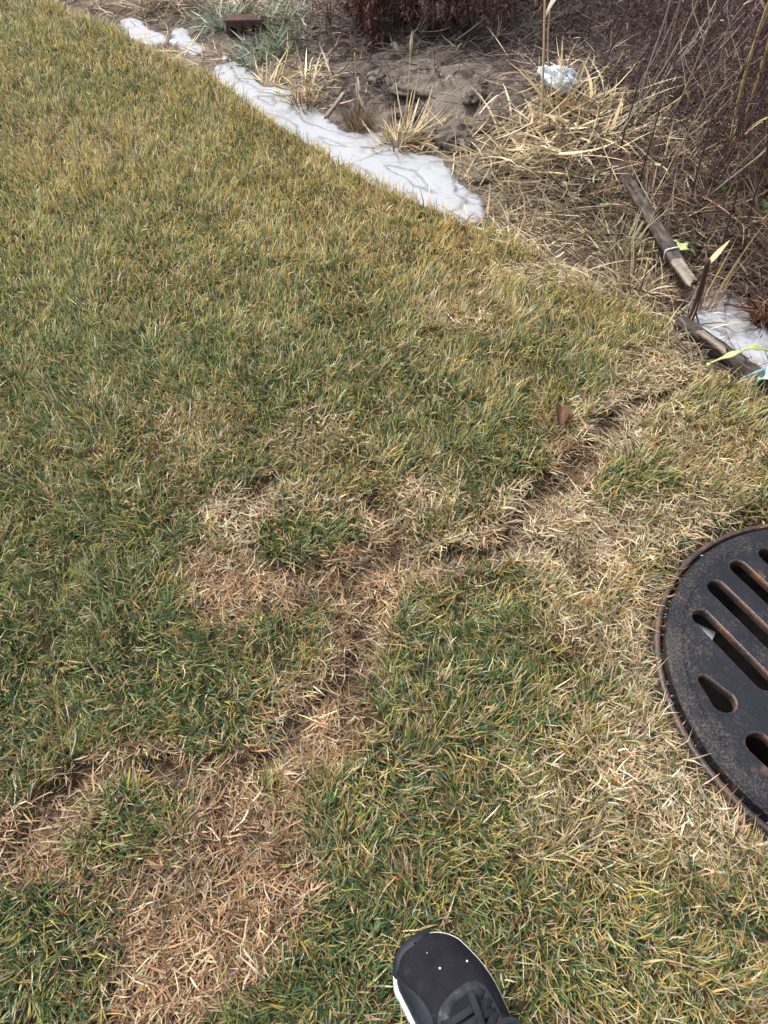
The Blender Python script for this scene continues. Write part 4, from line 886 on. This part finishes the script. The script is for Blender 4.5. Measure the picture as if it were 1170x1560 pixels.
# ------------------------------------------------------------------ weeds
def weed_proto(kind, seed):
    rr = np.random.default_rng(seed); root = empty('dead_weed'); H = {'lean': .95, 'bush': .55, 'thin': .8}[kind] * rr.uniform(.85, 1.15)
    n = 9; pts = [np.array([0., 0, -.03])]; d = np.array([0, 0, 1.0]); 
    ln = {'lean': .55, 'bush': .12, 'thin': .45}[kind]
    d = np.array([math.sin(ln), 0, math.cos(ln)])
    for i in range(n):
        d = d + rr.normal(0, .07, 3); d /= np.linalg.norm(d); pts.append(pts[-1] + d * H / n)
    pts = np.array(pts); sc_ = {'lean': [(.060, .036, .034), (.085, .052, .046), (.045, .030, .030)], 'bush': [(.05, .034, .03), (.085, .05, .042), (.065, .04, .035)], 'thin': [(.24, .19, .15), (.34, .29, .25), (.28, .22, .16)]}[kind]
    col = np.array(sc_[seed % 3]); mb = MB(); mb.tube(pts, np.linspace(.0036, .0012, n + 1), col, 5); mb.build('stem', M['stem'], root)
    tw = MB(); lf = MB(); tips = []
    nt_ = {'lean': 20, 'bush': 26, 'thin': 7}[kind]
    for i in range(nt_):
        f = rr.uniform(.03, .62) if kind == 'bush' else rr.uniform(.06, .98); k = f * n; a = int(min(n - 1, k)); p = pts[a] * (1 - (k - a)) + pts[a + 1] * (k - a)
        az = rr.uniform(0, 6.28); el = rr.uniform(.3, 1.0); L = H * rr.uniform(.14, .36) * (1.1 - .5 * f); dd = np.array([math.cos(az) * math.cos(el), math.sin(az) * math.cos(el), math.sin(el)]) + d * .5; dd /= np.linalg.norm(dd)
        P = [p]
        for j in range(4): dd = dd + rr.normal(0, .12, 3); dd /= np.linalg.norm(dd); P.append(P[-1] + dd * L / 4)
        tw.tube(P, np.linspace(.0016, .0007, 5), col * rr.uniform(.8, 1.4), 3, 1, False); tips += P[1:]
    tw.build('twigs', M['stem'], root)['kind'] = 'stuff'
    tips = np.array(tips); m = {'lean': 150, 'bush': 300, 'thin': 8}[kind]
    idx = rr.integers(0, len(tips), m); r0 = tips[idx] + rr.normal(0, .012, (m, 3))
    pal = {'lean': [(.14, .07, .055), (.10, .055, .045), (.20, .13, .10)], 'bush': [(.17, .075, .052), (.12, .06, .045), (.22, .11, .075), (.085, .05, .042)], 'thin': [(.4, .33, .27)]}[kind]
    cc = np.array(pal)[rr.integers(0, len(pal), m)] * rr.uniform(.7, 1.3, (m, 1))
    lf.add(*blades(r0, rr.uniform(0, 6.28, m), rr.normal(2.3 if kind == 'bush' else 1.6, .5, m), rr.normal(.6, .6, m), rr.uniform(.016, .055, m) * (1.0 if kind == 'bush' else .7), rr.uniform(.003, .011, m) * (1.0 if kind == 'bush' else .6), cc, cc * .8, 3, rr.normal(0, .8, m)))
    lf.build('dried_leaves', M['straw'], root, False)['kind'] = 'stuff'
    return root
def plant(proto, px, py, rz, s, label, group, tilt=0, used=[]):
    o = proto if proto not in used else copy_tree(proto); used.append(proto)
    x, y, z = ground_at(px, py); o.location = (x, y, z); o.rotation_euler = (0, R(tilt), rz); o.scale = (s, s, s); tag(o, label, 'weed', group); return o
bush = [weed_proto('bush', 20 + i) for i in range(5)]
lean = [weed_proto('lean', 40 + i) for i in range(6)]
thin = [weed_proto('thin', 60 + i) for i in range(3)]
GB = 'red brown weeds standing behind the mud clods'
for i in range(34):
    px = 532 + (i * 9.7) % 250 + random.uniform(-5, 5); py = random.uniform(20, 78) - (14 if px > 690 else 0)
    plant(bush[i % 5], px, py, random.uniform(0, 6.28), random.uniform(.75, 1.1) * .8, 'dense red brown dead weed with drooping shrivelled leaves behind the mud clods', GB)
for i in range(40):
    plant(bush[i % 5], random.uniform(500, 1250), random.uniform(-70, 8) + (50 if i % 3 == 0 else 0), random.uniform(0, 6.28), random.uniform(.8, 1.1) * .8, 'dense red brown dead weed with drooping shrivelled leaves behind the mud clods', GB)
GL = 'dark leaning stalks beyond the straw heap'
for i in range(215):
    px = random.uniform(800, 1330); py = random.uniform(10, 330) 
    if py > 150 and px < 980: continue
    if py > 100 and px < 900: continue
    plant(lean[i % 6], px, py, R(random.gauss(15, 28)), random.uniform(.45, .85), 'dark leaning dead weed stalk in the thicket beyond the straw heap', GL)
for i in range(12):
    plant(thin[i % 3], random.uniform(900, 1250), random.uniform(120, 330), R(random.gauss(10, 20)), random.uniform(.6, .95), 'thin pale grey dead stalk leaning through the dark thicket', 'pale stalks in the thicket')
for i, (px, py) in enumerate([(330, 4), (300, -10), (420, 6), (480, 10), (200, -20), (490, 50), (445, 88), (520, 60)]):
    plant(lean[i % 6], px, py, random.uniform(0, 6.28), random.uniform(.18, .35), 'short dark dead twig standing in the mud near the brick', 'short twigs near the brick', -15)

# ------------------------------------------------------------------ single tall stalks
def stalk(base, pts, r0, r1, col, label, leafcol=None, leaves=()):
    x, y, z = ground_at(*base); root = empty('dry_stalk', (x, y, z)); b = np.array([x, y, z])
    P = [b - [0, 0, .02]]
    for (px, py, yy) in pts:      # a pixel direction cut with the upright plane at ground distance yy
        u = (px - PW / 2) / FPX; v = (PH / 2 - py) / FPX; dy = CP + v * SP; dz = -SP + v * CP; k = yy / dy; P.append(np.array([u * k, yy, CAM_H + dz * k]))
    P = np.array(P); Q = []
    for i in range(len(P) - 1):
        for f in np.linspace(0, 1, 5)[:-1]: Q.append(P[i] * (1 - f) + P[i + 1] * f)
    Q.append(P[-1]); Q = np.array(Q)
    for _ in range(2): Q[1:-1] = (Q[:-2] + 2 * Q[1:-1] + Q[2:]) / 4
    mb = MB(); mb.tube(Q - b, np.linspace(r0, r1, len(Q)), col, 6); mb.build('stem', M['straw'], root)
    for (f, az, ln, L, wd, cu) in leaves:
        p = Q[int(f * (len(Q) - 1))] - b; c = np.array([leafcol or col]); V, q, t, cc = blades(np.array([p]), np.array([R(az)]), np.array([R(ln)]), np.array([cu]), np.array([L]), np.array([wd]), c, c, 6, np.array([.3])); m2 = MB(); m2.add(V, q, t, cc); m2.build('leaf', M['straw'], root, False)
    return tag(root, label, 'stalk')
by = lambda px, py: ground_at(px, py)[1]
STRAWC = (.58, .46, .27)
y0 = by(826, 202); stalk((826, 202), [(828, 100, y0 + .02), (830, 0, y0 + .05), (832, -60, y0 + .05)], .0038, .003, STRAWC, 'tall pale straw stalk rising from the straw heap left of the white lump', (.62, .55, .42), [(.62, 30, 25, .22, .012, .3)])
y0 = by(836, 150); stalk((836, 150), [(834, 60, y0 + .0), (838, 10, y0), (848, -40, y0)], .003, .0022, (.50, .40, .25), 'second pale stalk standing close behind the tall one', (.66, .62, .52), [(.7, 10, 30, .2, .014, .2)])
y0 = by(1112, 262); stalk((1112, 262), [(1118, 180, y0), (1142, 90, y0 - .03), (1168, 10, y0 - .08), (1200, -60, y0 - .12)], .0048, .0034, (.52, .40, .22), 'tall golden stalk leaning over the dark thicket', None, [(.1, 80, 20, .16, .008, .8)])
y0 = by(1122, 270); stalk((1122, 270), [(1135, 180, y0), (1158, 110, y0 - .03), (1185, 20, y0 - .06)], .0045, .0032, (.56, .42, .21), 'second golden stalk leaning beside the tall leaning one', None, [(.3, 20, 40, .12, .008, .9)])
y0 = by(622, 205); stalk((616, 186), [(622, 140, y0), (625, 90, y0 + .01), (626, 62, y0 + .01)], .0024, .002, (.60, .50, .30), 'thin upright straw stem with a seed head standing in the mud', (.48, .40, .26), [(.85, 60, 5, .055, .012, .1)])
y0 = by(548, 192); stalk((546, 190), [(545, 150, y0), (542, 110, y0), (540, 80, y0 + .01)], .0028, .002, (.55, .40, .22), 'reed stem with a bent white leaf rising from the round tuft', (.80, .74, .62), [(.42, 60, 150, .14, .018, -.2), (.42, 60, 10, .05, .015, 0)])
y0 = by(1048, 500); stalk((1047, 503), [(1060, 465, y0), (1072, 425, y0 - .0), (1079, 396, y0 + .0)], .0075, .006, (.070, .038, .030), 'thick dark brown stick standing up beside the corner board', (.62, .50, .30), [(.97, 25, 38, .07, .013, .1)])
y0 = by(957, 190); stalk((950, 205), [(975, 150, y0), (985, 110, y0), (1010, 40, y0), (1030, -30, y0)], .0028, .0018, (.33, .29, .27), 'pale grey forked twig leaning up from the straw heap')
y0 = by(957, 190); stalk((952, 200), [(1000, 150, y0 + .02), (1036, 75, y0 + .02), (1060, 62, y0)], .0024, .0014, (.36, .33, .31), 'slender grey twig bent over beside the pale forked twig')
for i in range(5):
    px = [940, 968, 1052, 1138, 1090][i]; py = [262, 318, 318, 360, 430][i]; y0 = by(px, py); stalk((px, py), [(px + 8, py - 50, y0), (px + 26, py - 110, y0 + .02), (px + 40, py - 165, y0 + .02)], .0032, .0014, (.055, .034, .034), ['dark stem crossing the top of the long dark board', 'dark stem rising from the middle of the long dark board', 'dark stem rising just behind the long board', 'dark stem rising by the bright green leaf', 'dark stem rising behind the frozen snow patch'][i])
tot = sum(len(o.data.polygons) for o in bpy.data.objects if o.type == 'MESH'); print('faces', tot, 'objects', len(bpy.data.objects))
